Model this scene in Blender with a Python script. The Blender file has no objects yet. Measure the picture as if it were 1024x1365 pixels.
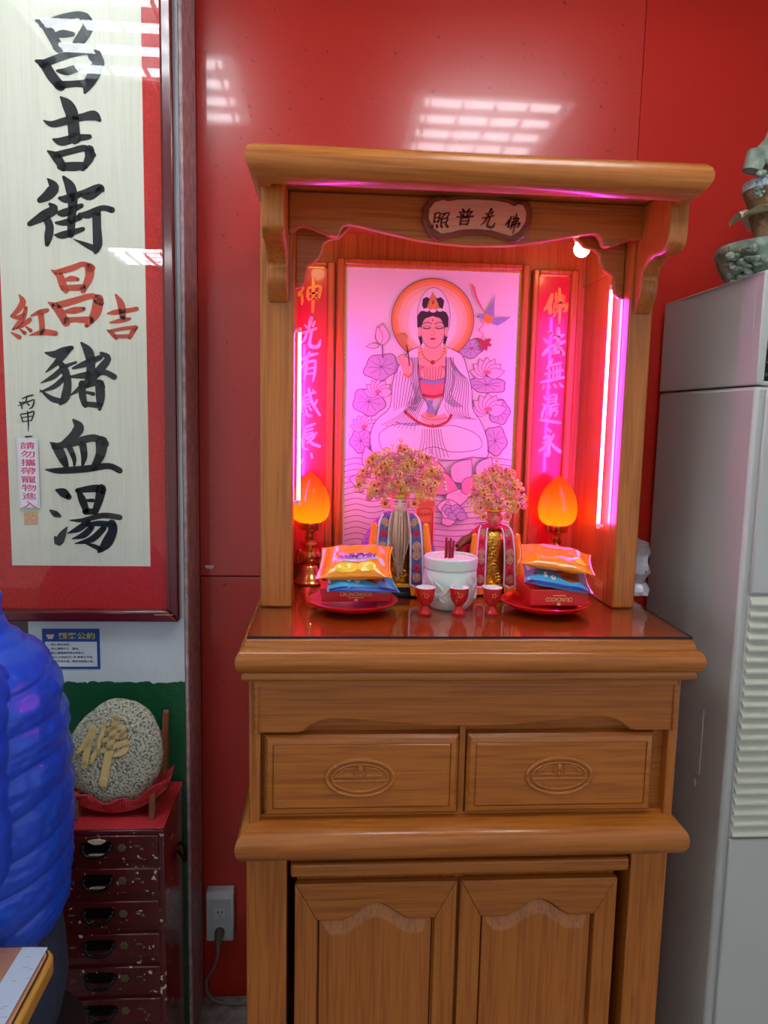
import bpy, bmesh, math, random
from mathutils import Vector, Matrix, noise
random.seed(7)
PI = math.pi
sc = bpy.context.scene
col = sc.collection
# ------------------------------------------------------------------ camera
FPX, CAMH = 1000.0, 1.64
YAW, PIT, ROL = math.radians(4.05), math.radians(7.1), math.radians(1.23)
fw = Vector((math.sin(YAW)*math.cos(PIT), math.cos(YAW)*math.cos(PIT), -math.sin(PIT)))
rt0 = Vector((math.cos(YAW), -math.sin(YAW), 0)); up0 = rt0.cross(fw)
rt = rt0*math.cos(ROL) + up0*math.sin(ROL); up = -rt0*math.sin(ROL) + up0*math.cos(ROL)
CAM = Vector((0, 0, CAMH))
cd = bpy.data.cameras.new('camera'); cam = bpy.data.objects.new('camera', cd); col.objects.link(cam)
cd.sensor_fit = 'VERTICAL'; cd.sensor_height = 36; cd.lens = 36*FPX/1365; cd.clip_start = .05
cam.matrix_world = Matrix(((rt.x, up.x, -fw.x, 0), (rt.y, up.y, -fw.y, 0), (rt.z, up.z, -fw.z, CAMH), (0, 0, 0, 1)))
sc.camera = cam
def ray(px, py): return fw + rt*((px-512)/FPX) - up*((py-682.5)/FPX)
def onY(px, py, Y): d = ray(px, py); return CAM + d*(Y/d.y)
def onZ(px, py, Z): d = ray(px, py); return CAM + d*((Z-CAMH)/d.z)
# ------------------------------------------------------------------ world and exposure
w = bpy.data.worlds.new('world'); sc.world = w; w.use_nodes = True
w.node_tree.nodes['Background'].inputs[0].default_value = (.92, .96, 1, 1)
w.node_tree.nodes['Background'].inputs[1].default_value = .50
sc.view_settings.view_transform = 'Standard'; sc.view_settings.look = 'None'
sc.view_settings.exposure = 0.40; sc.view_settings.gamma = 1; sc.view_settings.use_curve_mapping = False
TUBE_POWER, PINK_POWER, BULB_POWER, BUD_POWER = 24.0, 92.0, 12.0, .50

# ------------------------------------------------------------------ materials
def lin(c):
    f = lambda v: (v/255/12.92) if v/255 <= .04045 else ((v/255+.055)/1.055)**2.4
    return (f(c[0]), f(c[1]), f(c[2]), 1)
MATS = {}
def pbr(name, c, rough=.5, metal=0, coat=0, coatr=.05, emit=None, es=0, spec=.5, sss=0, bump=0, bscale=60, var=0, vscale=20, bdist=.01):
    if name in MATS: return MATS[name]
    m = bpy.data.materials.new(name); m.use_nodes = True; nt = m.node_tree; b = nt.nodes['Principled BSDF']
    b.inputs['Base Color'].default_value = lin(c); b.inputs['Roughness'].default_value = rough
    b.inputs['Metallic'].default_value = metal; b.inputs['Coat Weight'].default_value = coat; b.inputs['Coat Roughness'].default_value = coatr
    b.inputs['Specular IOR Level'].default_value = spec
    if emit: b.inputs['Emission Color'].default_value = lin(emit); b.inputs['Emission Strength'].default_value = es
    if var or bump:
        tc = nt.nodes.new('ShaderNodeTexCoord')
    if var:
        n = nt.nodes.new('ShaderNodeTexNoise'); n.inputs['Scale'].default_value = vscale; n.inputs['Detail'].default_value = 5
        r = nt.nodes.new('ShaderNodeValToRGB'); r.color_ramp.elements[0].position = .3; r.color_ramp.elements[1].position = .7
        r.color_ramp.elements[0].color = lin([max(0, v*(1-var)) for v in c]); r.color_ramp.elements[1].color = lin([min(255, v*(1+var)) for v in c])
        nt.links.new(tc.outputs['Object'], n.inputs['Vector']); nt.links.new(n.outputs['Fac'], r.inputs['Fac']); nt.links.new(r.outputs['Color'], b.inputs['Base Color'])
    if bump:
        n = nt.nodes.new('ShaderNodeTexNoise'); n.inputs['Scale'].default_value = bscale; n.inputs['Detail'].default_value = 4
        bp = nt.nodes.new('ShaderNodeBump'); bp.inputs['Strength'].default_value = bump; bp.inputs['Distance'].default_value = bdist
        nt.links.new(tc.outputs['Object'], n.inputs['Vector']); nt.links.new(n.outputs['Fac'], bp.inputs['Height']); nt.links.new(bp.outputs['Normal'], b.inputs['Normal'])
    MATS[name] = m; return m
def wood(name, c1, c2, axis='X', rough=.34, coat=.25, scale=1.0):
    if name in MATS: return MATS[name]
    m = bpy.data.materials.new(name); m.use_nodes = True; nt = m.node_tree; b = nt.nodes['Principled BSDF']; L = nt.links.new
    tc = nt.nodes.new('ShaderNodeTexCoord'); mp = nt.nodes.new('ShaderNodeMapping')
    s = [26*scale]*3; s['XYZ'.index(axis)] = 1.6*scale
    mp.inputs['Scale'].default_value = s
    n = nt.nodes.new('ShaderNodeTexNoise'); n.inputs['Scale'].default_value = 1.0; n.inputs['Detail'].default_value = 3; n.inputs['Distortion'].default_value = .5
    mu = nt.nodes.new('ShaderNodeMath'); mu.operation = 'MULTIPLY'; mu.inputs[1].default_value = 5.0
    fr = nt.nodes.new('ShaderNodeMath'); fr.operation = 'PINGPONG'; fr.inputs[1].default_value = .5
    mp2 = nt.nodes.new('ShaderNodeMapping'); s2 = [260*scale]*3; s2['XYZ'.index(axis)] = 6*scale; mp2.inputs['Scale'].default_value = s2
    n2 = nt.nodes.new('ShaderNodeTexNoise'); n2.inputs['Scale'].default_value = 1.0; n2.inputs['Detail'].default_value = 2
    ad = nt.nodes.new('ShaderNodeMath'); ad.operation = 'MULTIPLY_ADD'; ad.inputs[1].default_value = .5
    r = nt.nodes.new('ShaderNodeValToRGB'); r.color_ramp.elements[0].position = .2; r.color_ramp.elements[1].position = .75
    r.color_ramp.elements[0].color = lin(c1); r.color_ramp.elements[1].color = lin(c2)
    L(tc.outputs['Object'], mp.inputs['Vector']); L(mp.outputs[0], n.inputs['Vector']); L(n.outputs['Fac'], mu.inputs[0]); L(mu.outputs[0], fr.inputs[0])
    L(tc.outputs['Object'], mp2.inputs['Vector']); L(mp2.outputs[0], n2.inputs['Vector'])
    L(fr.outputs[0], ad.inputs[0]); L(n2.outputs['Fac'], ad.inputs[2]); L(ad.outputs[0], r.inputs['Fac']); L(r.outputs['Color'], b.inputs['Base Color'])
    b.inputs['Roughness'].default_value = rough; b.inputs['Coat Weight'].default_value = coat; b.inputs['Coat Roughness'].default_value = .12
    MATS[name] = m; return m
def emis(name, c, s):
    if name in MATS: return MATS[name]
    m = bpy.data.materials.new(name); m.use_nodes = True; nt = m.node_tree; nt.nodes.clear()
    e = nt.nodes.new('ShaderNodeEmission'); e.inputs[0].default_value = lin(c); e.inputs[1].default_value = s
    o = nt.nodes.new('ShaderNodeOutputMaterial'); nt.links.new(e.outputs[0], o.inputs[0]); MATS[name] = m; return m
def clear(name, tint=(255, 255, 255), rough=0.0, ior=1.5):
    if name in MATS: return MATS[name]
    m = bpy.data.materials.new(name); m.use_nodes = True; nt = m.node_tree; nt.nodes.clear(); L = nt.links.new
    t = nt.nodes.new('ShaderNodeBsdfTransparent'); t.inputs[0].default_value = lin(tint)
    g = nt.nodes.new('ShaderNodeBsdfGlossy'); g.inputs['Roughness'].default_value = rough
    lw = nt.nodes.new('ShaderNodeLayerWeight'); lw.inputs[0].default_value = .5
    pw = nt.nodes.new('ShaderNodeMath'); pw.operation = 'POWER'; pw.inputs[1].default_value = 4.0; L(lw.outputs['Facing'], pw.inputs[0])
    f = nt.nodes.new('ShaderNodeMath'); f.operation = 'MULTIPLY_ADD'; f.inputs[1].default_value = .9; f.inputs[2].default_value = ((ior-1)/(ior+1))**2; L(pw.outputs[0], f.inputs[0])
    x = nt.nodes.new('ShaderNodeMixShader'); o = nt.nodes.new('ShaderNodeOutputMaterial')
    L(f.outputs[0], x.inputs[0]); L(t.outputs[0], x.inputs[1]); L(g.outputs[0], x.inputs[2]); L(x.outputs[0], o.inputs[0]); MATS[name] = m; return m
def ramp_mat(name, axis, z0, z1, stops, rough=.4, sss=0, transl=0, coat=0, coord='Object'):
    """colour that changes along one object axis (graded glass, two-tone paint)"""
    if name in MATS: return MATS[name]
    m = bpy.data.materials.new(name); m.use_nodes = True; nt = m.node_tree; b = nt.nodes['Principled BSDF']; L = nt.links.new
    tc = nt.nodes.new('ShaderNodeTexCoord'); sp = nt.nodes.new('ShaderNodeSeparateXYZ'); mr = nt.nodes.new('ShaderNodeMapRange')
    mr.inputs[1].default_value = z0; mr.inputs[2].default_value = z1
    r = nt.nodes.new('ShaderNodeValToRGB')
    while len(r.color_ramp.elements) < len(stops): r.color_ramp.elements.new(.5)
    for e, (p, c) in zip(r.color_ramp.elements, stops): e.position = p; e.color = lin(c)
    L(tc.outputs[coord], sp.inputs[0]); L(sp.outputs['XYZ'.index(axis)], mr.inputs[0]); L(mr.outputs[0], r.inputs[0]); L(r.outputs[0], b.inputs['Base Color'])
    b.inputs['Roughness'].default_value = rough; b.inputs['Coat Weight'].default_value = coat
    if transl:
        t = nt.nodes.new('ShaderNodeBsdfTranslucent'); L(r.outputs[0], t.inputs[0])
        x = nt.nodes.new('ShaderNodeMixShader'); x.inputs[0].default_value = transl
        o = nt.nodes['Material Output']; L(b.outputs[0], x.inputs[1]); L(t.outputs[0], x.inputs[2]); L(x.outputs[0], o.inputs[0])
    MATS[name] = m; return m
WX = lambda: wood('altar_wood_across', (140, 70, 15), (184, 108, 36), 'X')
WZ = lambda: wood('altar_wood_upright', (140, 70, 15), (184, 108, 36), 'Z')
WD = WZ
WS = WX
WR = WZ

# ------------------------------------------------------------------ mesh building
class MB:
    def __init__(s): s.v = []; s.f = []; s.m = []; s.cur = 0
    def add(s, vs, fs):
        o = len(s.v); s.v += [tuple(p) for p in vs]; s.f += [[i+o for i in f] for f in fs]; s.m += [s.cur]*len(fs); return s
    def box(s, x0, x1, y0, y1, z0, z1):
        if x0 > x1: x0, x1 = x1, x0
        v = [(x, y, z) for z in (z0, z1) for y in (y0, y1) for x in (x0, x1)]
        return s.add(v, [(0, 2, 3, 1), (4, 5, 7, 6), (0, 1, 5, 4), (2, 6, 7, 3), (0, 4, 6, 2), (1, 3, 7, 5)])
    def prism(s, pts, axis, a, b):
        """pts: 2-D outline; axis 'Y' -> pts are (x,z); 'X' -> (y,z); 'Z' -> (x,y)"""
        mk = {'Y': lambda p, t: (p[0], t, p[1]), 'X': lambda p, t: (t, p[0], p[1]), 'Z': lambda p, t: (p[0], p[1], t)}[axis]
        n = len(pts); v = [mk(p, a) for p in pts]+[mk(p, b) for p in pts]
        return s.add(v, [list(range(n)), list(range(2*n-1, n-1, -1))]+[(i, i+n, (i+1) % n+n, (i+1) % n) for i in range(n)])
    def lathe(s, prof, c=(0, 0, 0), n=32, sx=1, sy=1):
        v = []; f = []; k = len(prof)
        for i in range(n):
            a = 2*PI*i/n
            for r, z in prof: v.append((c[0]+r*math.cos(a)*sx, c[1]+r*math.sin(a)*sy, c[2]+z))
        for i in range(n):
            j = (i+1) % n
            for q in range(k-1): f.append((i*k+q, j*k+q, j*k+q+1, i*k+q+1))
        f.append([i*k for i in range(n)][::-1]); f.append([i*k+k-1 for i in range(n)])
        return s.add(v, f)
    def tube(s, path, r, n=8, closed=False):
        P = [Vector(p) for p in path]; R = r if isinstance(r, (list, tuple)) else [r]*len(P); k = len(P)
        t0 = (P[1]-P[0]).normalized(); a = Vector((0, 0, 1)) if abs(t0.z) < .9 else Vector((1, 0, 0)); u = t0.cross(a).normalized(); v = []; f = []
        for i in range(k):
            if closed: t = P[(i+1) % k]-P[i-1]
            else: t = P[min(i+1, k-1)]-P[max(i-1, 0)]
            t.normalize(); u = (u-t*u.dot(t)).normalized(); b = t.cross(u)
            v += [P[i]+(u*math.cos(2*PI*q/n)+b*math.sin(2*PI*q/n))*R[i] for q in range(n)]
        for i in range(k if closed else k-1):
            j = (i+1) % k
            f += [(i*n+q, i*n+(q+1) % n, j*n+(q+1) % n, j*n+q) for q in range(n)]
        if not closed: f += [list(range(n))[::-1], list(range((k-1)*n, k*n))]
        return s.add(v, f)
    def ell(s, c, r, n=12, k=8):
        v = []; f = []
        rr = r if isinstance(r, (tuple, list)) else (r, r, r)
        v.append((c[0], c[1], c[2]-rr[2]))
        for i in range(1, k):
            b = -PI/2+PI*i/k
            v += [(c[0]+rr[0]*math.cos(b)*math.cos(2*PI*j/n), c[1]+rr[1]*math.cos(b)*math.sin(2*PI*j/n), c[2]+rr[2]*math.sin(b)) for j in range(n)]
        v.append((c[0], c[1], c[2]+rr[2]))
        f += [(0, 1+(j+1) % n, 1+j) for j in range(n)]
        for i in range(k-2):
            f += [(1+i*n+j, 1+i*n+(j+1) % n, 1+(i+1)*n+(j+1) % n, 1+(i+1)*n+j) for j in range(n)]
        e = len(v)-1; f += [(e, 1+(k-2)*n+j, 1+(k-2)*n+(j+1) % n) for j in range(n)]
        return s.add(v, f)
    def loft(s, rings, cap=True, closed=True):
        n = len(rings[0]); v = [p for r in rings for p in r]; f = []
        for i in range(len(rings)-1):
            f += [(i*n+j, i*n+(j+1) % n, (i+1)*n+(j+1) % n, (i+1)*n+j) for j in range(n if closed else n-1)]
        if cap and closed: f += [list(range(n))[::-1], list(range((len(rings)-1)*n, len(rings)*n))]
        return s.add(v, f)
    def molding(s, prof, x0, x1, yf, yb):
        """profile (out, z) carried along the left side, the front and the right side"""
        v = []; k = len(prof)
        for o, z in prof: v += [(x0-o, yb, z), (x0-o, yf-o, z), (x1+o, yf-o, z), (x1+o, yb, z)]
        f = []
        for i in range(k-1):
            for j in range(3): f.append((i*4+j, (i+1)*4+j, (i+1)*4+j+1, i*4+j+1))
        f += [[0, 1, 2, 3], [(k-1)*4+j for j in (3, 2, 1, 0)], [i*4 for i in range(k-1, -1, -1)], [i*4+3 for i in range(k)]]
        return s.add(v, f)
    def stroke(s, pts, fn, th=.0006):
        """brush stroke: (x, y, width) in drawing units, smoothed, with round ends; fn maps (x, y, lift) to space"""
        P = smooth(pts); vs = []; fs = []; n = len(P); Lr = []
        for i, (x, y, wd) in enumerate(P):
            a = P[max(i-1, 0)]; b = P[min(i+1, n-1)]; dx, dy = b[0]-a[0], b[1]-a[1]; l = math.hypot(dx, dy) or 1; nx, ny = -dy/l, dx/l
            Lr.append(((x+nx*wd/2, y+ny*wd/2), (x-nx*wd/2, y-ny*wd/2)))
        for a, b in Lr: vs += [fn(a[0], a[1], th), fn(b[0], b[1], th)]
        fs = [(2*i, 2*i+1, 2*i+3, 2*i+2) for i in range(n-1)]
        s.add(vs, fs)
        for e in (P[0], P[-1]):
            s.add([fn(e[0]+e[2]*.5*math.cos(q*PI/4), e[1]+e[2]*.5*math.sin(q*PI/4), th) for q in range(8)], [range(8)])
        return s
    def rot(s, M):
        s.v = [tuple(M @ Vector(p)) for p in s.v]; return s
    def build(s, name, mat, parent=None, bev=0, smooth=40, seg=2, sub=0):
        me = bpy.data.meshes.new(name); off = root_loc(parent)
        me.from_pydata([(p[0]-off.x, p[1]-off.y, p[2]-off.z) for p in s.v], [], s.f)
        for mt in (mat if isinstance(mat, list) else [mat]): me.materials.append(mt)
        if isinstance(mat, list):
            for p, i in zip(me.polygons, s.m): p.material_index = i
        bm = bmesh.new(); bm.from_mesh(me)
        if bev or sub: bmesh.ops.remove_doubles(bm, verts=bm.verts, dist=1e-6)
        bmesh.ops.recalc_face_normals(bm, faces=bm.faces); bm.to_mesh(me); bm.free()
        if smooth: me.shade_smooth(); me.set_sharp_from_angle(angle=math.radians(smooth))
        o = bpy.data.objects.new(name, me); col.objects.link(o)
        if parent: o.parent = parent
        if bev:
            md = o.modifiers.new('bevel', 'BEVEL'); md.width = bev; md.segments = seg; md.limit_method = 'ANGLE'; md.angle_limit = math.radians(35); md.harden_normals = False
        if sub: md = o.modifiers.new('subdivision', 'SUBSURF'); md.levels = sub; md.render_levels = sub
        return o
def smooth(pts, k=4):
    if len(pts) < 3:
        (x0, y0, w0), (x1, y1, w1) = pts[0], pts[-1]
        return [(x0+(x1-x0)*t/3, y0+(y1-y0)*t/3, w0+(w1-w0)*t/3) for t in range(4)]
    out = []
    for i in range(len(pts)-1):
        p0, p1, p2, p3 = pts[max(i-1, 0)], pts[i], pts[i+1], pts[min(i+2, len(pts)-1)]
        for q in range(k):
            t = q/k; out.append(tuple(.5*((2*p1[j])+(-p0[j]+p2[j])*t+(2*p0[j]-5*p1[j]+4*p2[j]-p3[j])*t*t+(-p0[j]+3*p1[j]-3*p2[j]+p3[j])*t**3) for j in range(3)))
    out.append(tuple(pts[-1])); return [(x, y, max(ww, .5)) for x, y, ww in out]
def curve3(pts, k=6):
    P = [Vector(p) for p in pts]; out = []
    for i in range(len(P)-1):
        p0, p1, p2, p3 = P[max(i-1, 0)], P[i], P[i+1], P[min(i+2, len(P)-1)]
        for q in range(k):
            t = q/k; out.append(.5*((2*p1)+(p2-p0)*t+(2*p0-5*p1+4*p2-p3)*t*t+(3*p1-p0-3*p2+p3)*t**3))
    return out+[P[-1]]
def root_loc(p):
    v = Vector((0, 0, 0))
    while p: v += p.location; p = p.parent
    return v
def tag(o, label, cat, group=None, kind=None):
    o['label'] = label; o['category'] = cat
    if group: o['group'] = group
    if kind: o['kind'] = kind
    return o
def thing(name, label, cat, loc, group=None):
    o = bpy.data.objects.new(name, None); col.objects.link(o); o.location = loc; o.empty_display_size = .02
    return tag(o, label, cat, group)
def struct(o): o['kind'] = 'structure'; return o
def box(name, mat, parent, x0, x1, y0, y1, z0, z1, bev=0): return MB().box(x0, x1, y0, y1, z0, z1).build(name, mat, parent, bev)
def copy_tree(o, parent=None):
    c = o.copy(); col.objects.link(c); c.parent = parent
    for ch in [q for q in o.children]: copy_tree(ch, c)
    return c
def text(name, body, size, mat, parent, org, right=(1, 0, 0), upv=(0, 0, 1), bold=0, ext=.0003, width=None, shear=0):
    """flat lettering, centred on org"""
    c = bpy.data.curves.new('text', 'FONT'); c.body = body; c.size = 1; c.offset = bold; c.shear = shear; c.resolution_u = 3
    t = bpy.data.objects.new('text', c); col.objects.link(t)
    me = bpy.data.meshes.new_from_object(t.evaluated_get(bpy.context.evaluated_depsgraph_get()))
    bpy.data.objects.remove(t)
    xs = [v.co.x for v in me.vertices]; ys = [v.co.y for v in me.vertices]; cx, cy = (min(xs)+max(xs))/2, (min(ys)+max(ys))/2
    sy = size/max(max(ys)-min(ys), 1e-6); sx = sy if width is None else width/(max(xs)-min(xs))
    R, U = Vector(right), Vector(upv); N = R.cross(U); off = root_loc(parent)
    for v in me.vertices: v.co = Vector(org)+R*((v.co.x-cx)*sx)+U*((v.co.y-cy)*sy)+N*ext-off
    me.materials.clear(); me.materials.append(mat); me.name = name
    o = bpy.data.objects.new(name, me); col.objects.link(o); o.parent = parent; return o

# ================================================================== the room
RED = pbr('red_gloss_panel', (190, 32, 16), .30, coat=.42, coatr=.05, var=.06, vscale=6)
def flecks(m, c, dark):
    nt = m.node_tree; b = nt.nodes['Principled BSDF']; L = nt.links.new; tc = nt.nodes.new('ShaderNodeTexCoord'); n = nt.nodes.new('ShaderNodeTexNoise'); n.inputs['Scale'].default_value = 75; n.inputs['Detail'].default_value = 2
    r = nt.nodes.new('ShaderNodeValToRGB'); r.color_ramp.elements[0].position = .715; r.color_ramp.elements[1].position = .73; r.color_ramp.elements[0].color = lin(c); r.color_ramp.elements[1].color = lin(dark)
    L(tc.outputs['Object'], n.inputs['Vector']); L(n.outputs[0], r.inputs[0]); L(r.outputs[0], b.inputs['Base Color'])
flecks(RED, (190, 32, 16), (112, 20, 14))
REDM = pbr('red_satin_panel', (190, 32, 16), .55, spec=.25)
struct(box('floor', pbr('grey_floor', (150, 142, 140), .45, var=.2, vscale=30), None, -3.2, 3.0, -3.5, 2.6, -.08, 0))
struct(box('ceiling', pbr('ceiling_white', (225, 225, 222), .8), None, -3.2, 3.0, -3.5, 2.6, 2.86, 2.92))
wb = struct(box('wall_back', pbr('wall_core', (90, 40, 36), .7), None, -.352, 3.0, 1.976, 2.2, 0, 2.86))
Yw = 1.97
def panel(x0, x1, z0, z1, mat, y=Yw): return box('panel', mat, wb, x0, x1, y, 1.9762, z0, z1, .0012)
panel(-.342, .769, 1.2195, 2.86, RED, 1.967); panel(-.342, .769, .0, 1.217, RED, 1.970); panel(.7705, 3.0, 0, 2.86, REDM, 1.968)
# paint chip on the panel beside the shrine
chip = MB().prism([(-.318+.011*math.cos(a)*(1+.25*math.sin(3*a)), 1.243+.006*math.sin(a)*(1+.3*math.cos(2*a))) for a in [2*PI*i/14 for i in range(14)]], 'Y', 1.9663, 1.967).build('paint_chip', pbr('chip_white', (235, 225, 220), .8), wb)

# left wall: white over green paint, end face dusty pink
def wall_paint():
    m = bpy.data.materials.new('white_over_green_paint'); m.use_nodes = True; nt = m.node_tree; b = nt.nodes['Principled BSDF']; L = nt.links.new
    tc = nt.nodes.new('ShaderNodeTexCoord'); sp = nt.nodes.new('ShaderNodeSeparateXYZ'); n = nt.nodes.new('ShaderNodeTexNoise'); n.inputs['Scale'].default_value = 45; n.inputs['Detail'].default_value = 6
    ma = nt.nodes.new('ShaderNodeMath'); ma.operation = 'MULTIPLY_ADD'; ma.inputs[1].default_value = .022
    gt = nt.nodes.new('ShaderNodeMath'); gt.operation = 'GREATER_THAN'; gt.inputs[1].default_value = 1.0005
    mx = nt.nodes.new('ShaderNodeMix'); mx.data_type = 'RGBA'; mx.inputs[6].default_value = lin((14, 88, 50)); mx.inputs[7].default_value = lin((214, 226, 230))
    L(tc.outputs['Object'], sp.inputs[0]); L(tc.outputs['Object'], n.inputs['Vector']); L(n.outputs[0], ma.inputs[0]); L(sp.outputs[2], ma.inputs[2]); L(ma.outputs[0], gt.inputs[0]); L(gt.outputs[0], mx.inputs[0]); L(mx.outputs[2], b.inputs['Base Color'])
    bp = nt.nodes.new('ShaderNodeBump'); bp.inputs['Strength'].default_value = .35; bp.inputs['Distance'].default_value = .006; L(n.outputs[0], bp.inputs['Height']); L(bp.outputs[0], b.inputs['Normal'])
    b.inputs['Roughness'].default_value = .45; return m
XE = -.3525
wl = struct(MB().prism([(-3.2, 1.17), (-.72, 1.17), (-.72, 0), (XE, 0), (XE, 2.86), (-3.2, 2.86)], 'Y', 1.80, 1.976).build('wall_left', wall_paint(), None))
box('end_trim', pbr('dusty_pink_paint', (176, 148, 152), .5, var=.16, vscale=35, bump=.5, bscale=70, bdist=.003), wl, XE, -.3425, 1.8005, 1.9668, 0, 2.86, .003)
struct(box('wall_passage', pbr('passage_grey', (112, 110, 108), .8), None, -3.2, -.353, 2.3, 2.35, 0, 2.86))

# ceiling lights seen mirrored in the panels and the picture glass
HOUS = pbr('fixture_white', (235, 238, 240), .35)
TUBE = emis('fluorescent_tube', (244, 250, 255), TUBE_POWER)
def fixture(x, y, label, k=4):
    t = thing('ceiling_light_offscreen', label, 'ceiling light', (x, y, 2.80), 'recessed fluorescent ceiling lights')
    MB().box(x-.31, x+.31, y-.31, y+.31, 2.845, 2.858).build('housing', HOUS, t)
    fr = MB()
    for a in (-1, 1): fr.box(x-.31, x+.31, y+a*.302-.008, y+a*.302+.008, 2.79, 2.845); fr.box(x+a*.302-.008, x+a*.302+.008, y-.294, y+.294, 2.79, 2.845)
    fr.build('frame', HOUS, t)
    for i in range(4):
        yy = y-.225+.15*i; MB().tube([(x-.25, yy, 2.79), (x+.25, yy, 2.79)], .013, 10).build('tube_offscreen', TUBE, t)
    for i in range(5):
        xx = x-.24+.12*i; MB().box(xx-.0015, xx+.0015, y-.294, y+.294, 2.752, 2.776).build('louver', HOUS, t)
    return t
fixture(-.63, 1.03, 'recessed four-tube ceiling light above the framed calligraphy')
fixture(.575, .82, 'recessed four-tube ceiling light in front of the altar')
fixture(-1.35, -2.3, 'recessed four-tube ceiling light far behind the one above the calligraphy')

# ================================================================== altar table (tall cabinet)
at = thing('altar_table', 'tall honey-brown wooden altar table with two carved drawers standing against the red wall', 'altar table', (.28, 1.68, 0))
ZT = 1.219
MB().molding([(-.02, ZT), (0, ZT), (.003, 1.216), (.006, 1.208), (.008, 1.200), (.012, 1.1985), (.018, 1.194), (.0215, 1.186), (.0225, 1.176), (.021, 1.166), (.016, 1.158), (.010, 1.154), (.010, 1.151), (.012, 1.145), (.010, 1.139), (.004, 1.136), (-.02, 1.136)], -.155, .716, 1.40, 1.96).build('top', WX(), at, smooth=50)
MB().box(-.148, .708, 1.455, 1.95, .80, 1.136).build('body', WX(), at)
# carved apron under the top
def apron_pts():
    zt, zb = 1.1335, 1.019; L0, R0 = -.146, .708
    pts = [(L0, zt), (L0, zb), (-.062, zb)]
    cs = [(-.062, zb), (-.05, 1.022), (-.035, 1.034), (-.018, 1.043), (.005, 1.047), (.04, 1.046), (.09, 1.041), (.15, 1.035), (.22, 1.031), (.281, 1.030)]
    pts += cs[1:]; pts += [(.562-x, z) for x, z in cs[::-1][1:]]; pts += [(R0, zb), (R0, zt)]
    return pts
MB().prism(apron_pts(), 'Y', 1.424, 1.4552).build('apron', wood('altar_wood_apron', (140, 70, 15), (184, 108, 36), 'X', scale=.8), at, bev=.004)
fl = MB(); fl.box(-.146, .708, 1.4195, 1.4242, 1.119, 1.1335); fl.box(-.146, -.137, 1.4195, 1.4242, 1.019, 1.119); fl.box(.699, .708, 1.4195, 1.4242, 1.019, 1.119); fl.build('apron_bead', WX(), at, bev=.003)
for x0, x1 in ((-.157, -.134), (.697, .716)): box('corner_post', WZ(), at, x0, x1, 1.428, 1.47, .826, 1.1358, .003)
box('rail', WX(), at, -.134, .697, 1.441, 1.456, .828, .8415)
box('divider', WZ(), at, .266, .278, 1.441, 1.456, .8415, 1.03)
HD = WX()
def oval(cx, cz, rx, rz, y, r, n=40): return [(cx+rx*math.cos(2*PI*i/n), y, cz+rz*math.sin(2*PI*i/n)) for i in range(n)]
for x0, x1 in ((-.126, .263), (.281, .668)):
    z0, z1 = .8445, 1.012; yf = 1.428
    d = MB(); d.box(x0, x1, 1.434, 1.4545, z0, z1)
    m_ = .016   # raised chamfered border and field
    o_ = [(x0, z0), (x1, z0), (x1, z1), (x0, z1)]; i1 = [(x0+.006, z0+.006), (x1-.006, z0+.006), (x1-.006, z1-.006), (x0+.006, z1-.006)]
    i2 = [(x0+m_, z0+m_), (x1-m_, z0+m_), (x1-m_, z1-m_), (x0+m_, z1-m_)]
    i3 = [(x0+m_+.003, z0+m_+.003), (x1-m_-.003, z0+m_+.003), (x1-m_-.003, z1-m_-.003), (x0+m_+.003, z1-m_-.003)]
    vs = [(x, 1.434, z) for x, z in o_]+[(x, 1.427, z) for x, z in i1]+[(x, 1.4245, z) for x, z in i2]+[(x, 1.4275, z) for x, z in i2]+[(x, 1.4245, z) for x, z in i3]
    fs = [(k*4+j, k*4+(j+1) % 4, (k+1)*4+(j+1) % 4, (k+1)*4+j) for k in range(4) for j in range(4)]+[(16, 17, 18, 19)]
    d.add(vs, fs); dr = d.build('drawer', WX(), at, smooth=25)
    cx = x0+.49*(x1-x0); cz = .925; y = 1.4245
    h = MB(); h.tube(oval(cx, cz, .067, .038, y, 0), .0048, 8, True); h.tube(oval(cx, cz, .056, .029, y, 0), .0032, 8, True)
    h.tube([(cx-.056, y, cz-.006), (cx+.056, y, cz-.006)], .0035); h.tube([(cx-.045, y, cz+.004), (cx-.012, y, cz+.004), (cx-.010, y, cz+.022), (cx-.030, y, cz+.020), (cx-.044, y, cz+.008)], .0026)
    h.tube([(cx+.045, y, cz+.004), (cx+.012, y, cz+.004), (cx+.010, y, cz+.022), (cx+.030, y, cz+.020), (cx+.044, y, cz+.008)], .0026)
    h.ell((cx, y, cz+.018), (.006, .004, .010)); h.ell((cx, y, cz+.003), (.004, .004, .007))
    h.build('carved_pull', WX(), dr)
    MB().prism([(cx+.052*math.cos(a), cz-.0095+.020*math.sin(a)) for a in [PI+PI*i/16 for i in range(17)]], 'Y', y-.0006, y+.002).build('finger_recess', HD, dr)
# ledge with a bullnose, lower posts
MB().molding([(-.03, .840), (.0, .832), (.020, .823), (.031, .812), (.035, .798), (.034, .782), (.028, .768), (.016, .760), (0, .757), (-.03, .757)], -.146, .705, 1.425, 1.955).build('ledge', WX(), at, smooth=50)
for x0, x1 in ((-.166, -.083), (.651, .730)): box('lower_post', WD(), at, x0, x1, 1.462, 1.955, 0, .757, .003)
box('back_board', WZ(), at, -.083, .651, 1.93, 1.955, 0, .757)

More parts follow.
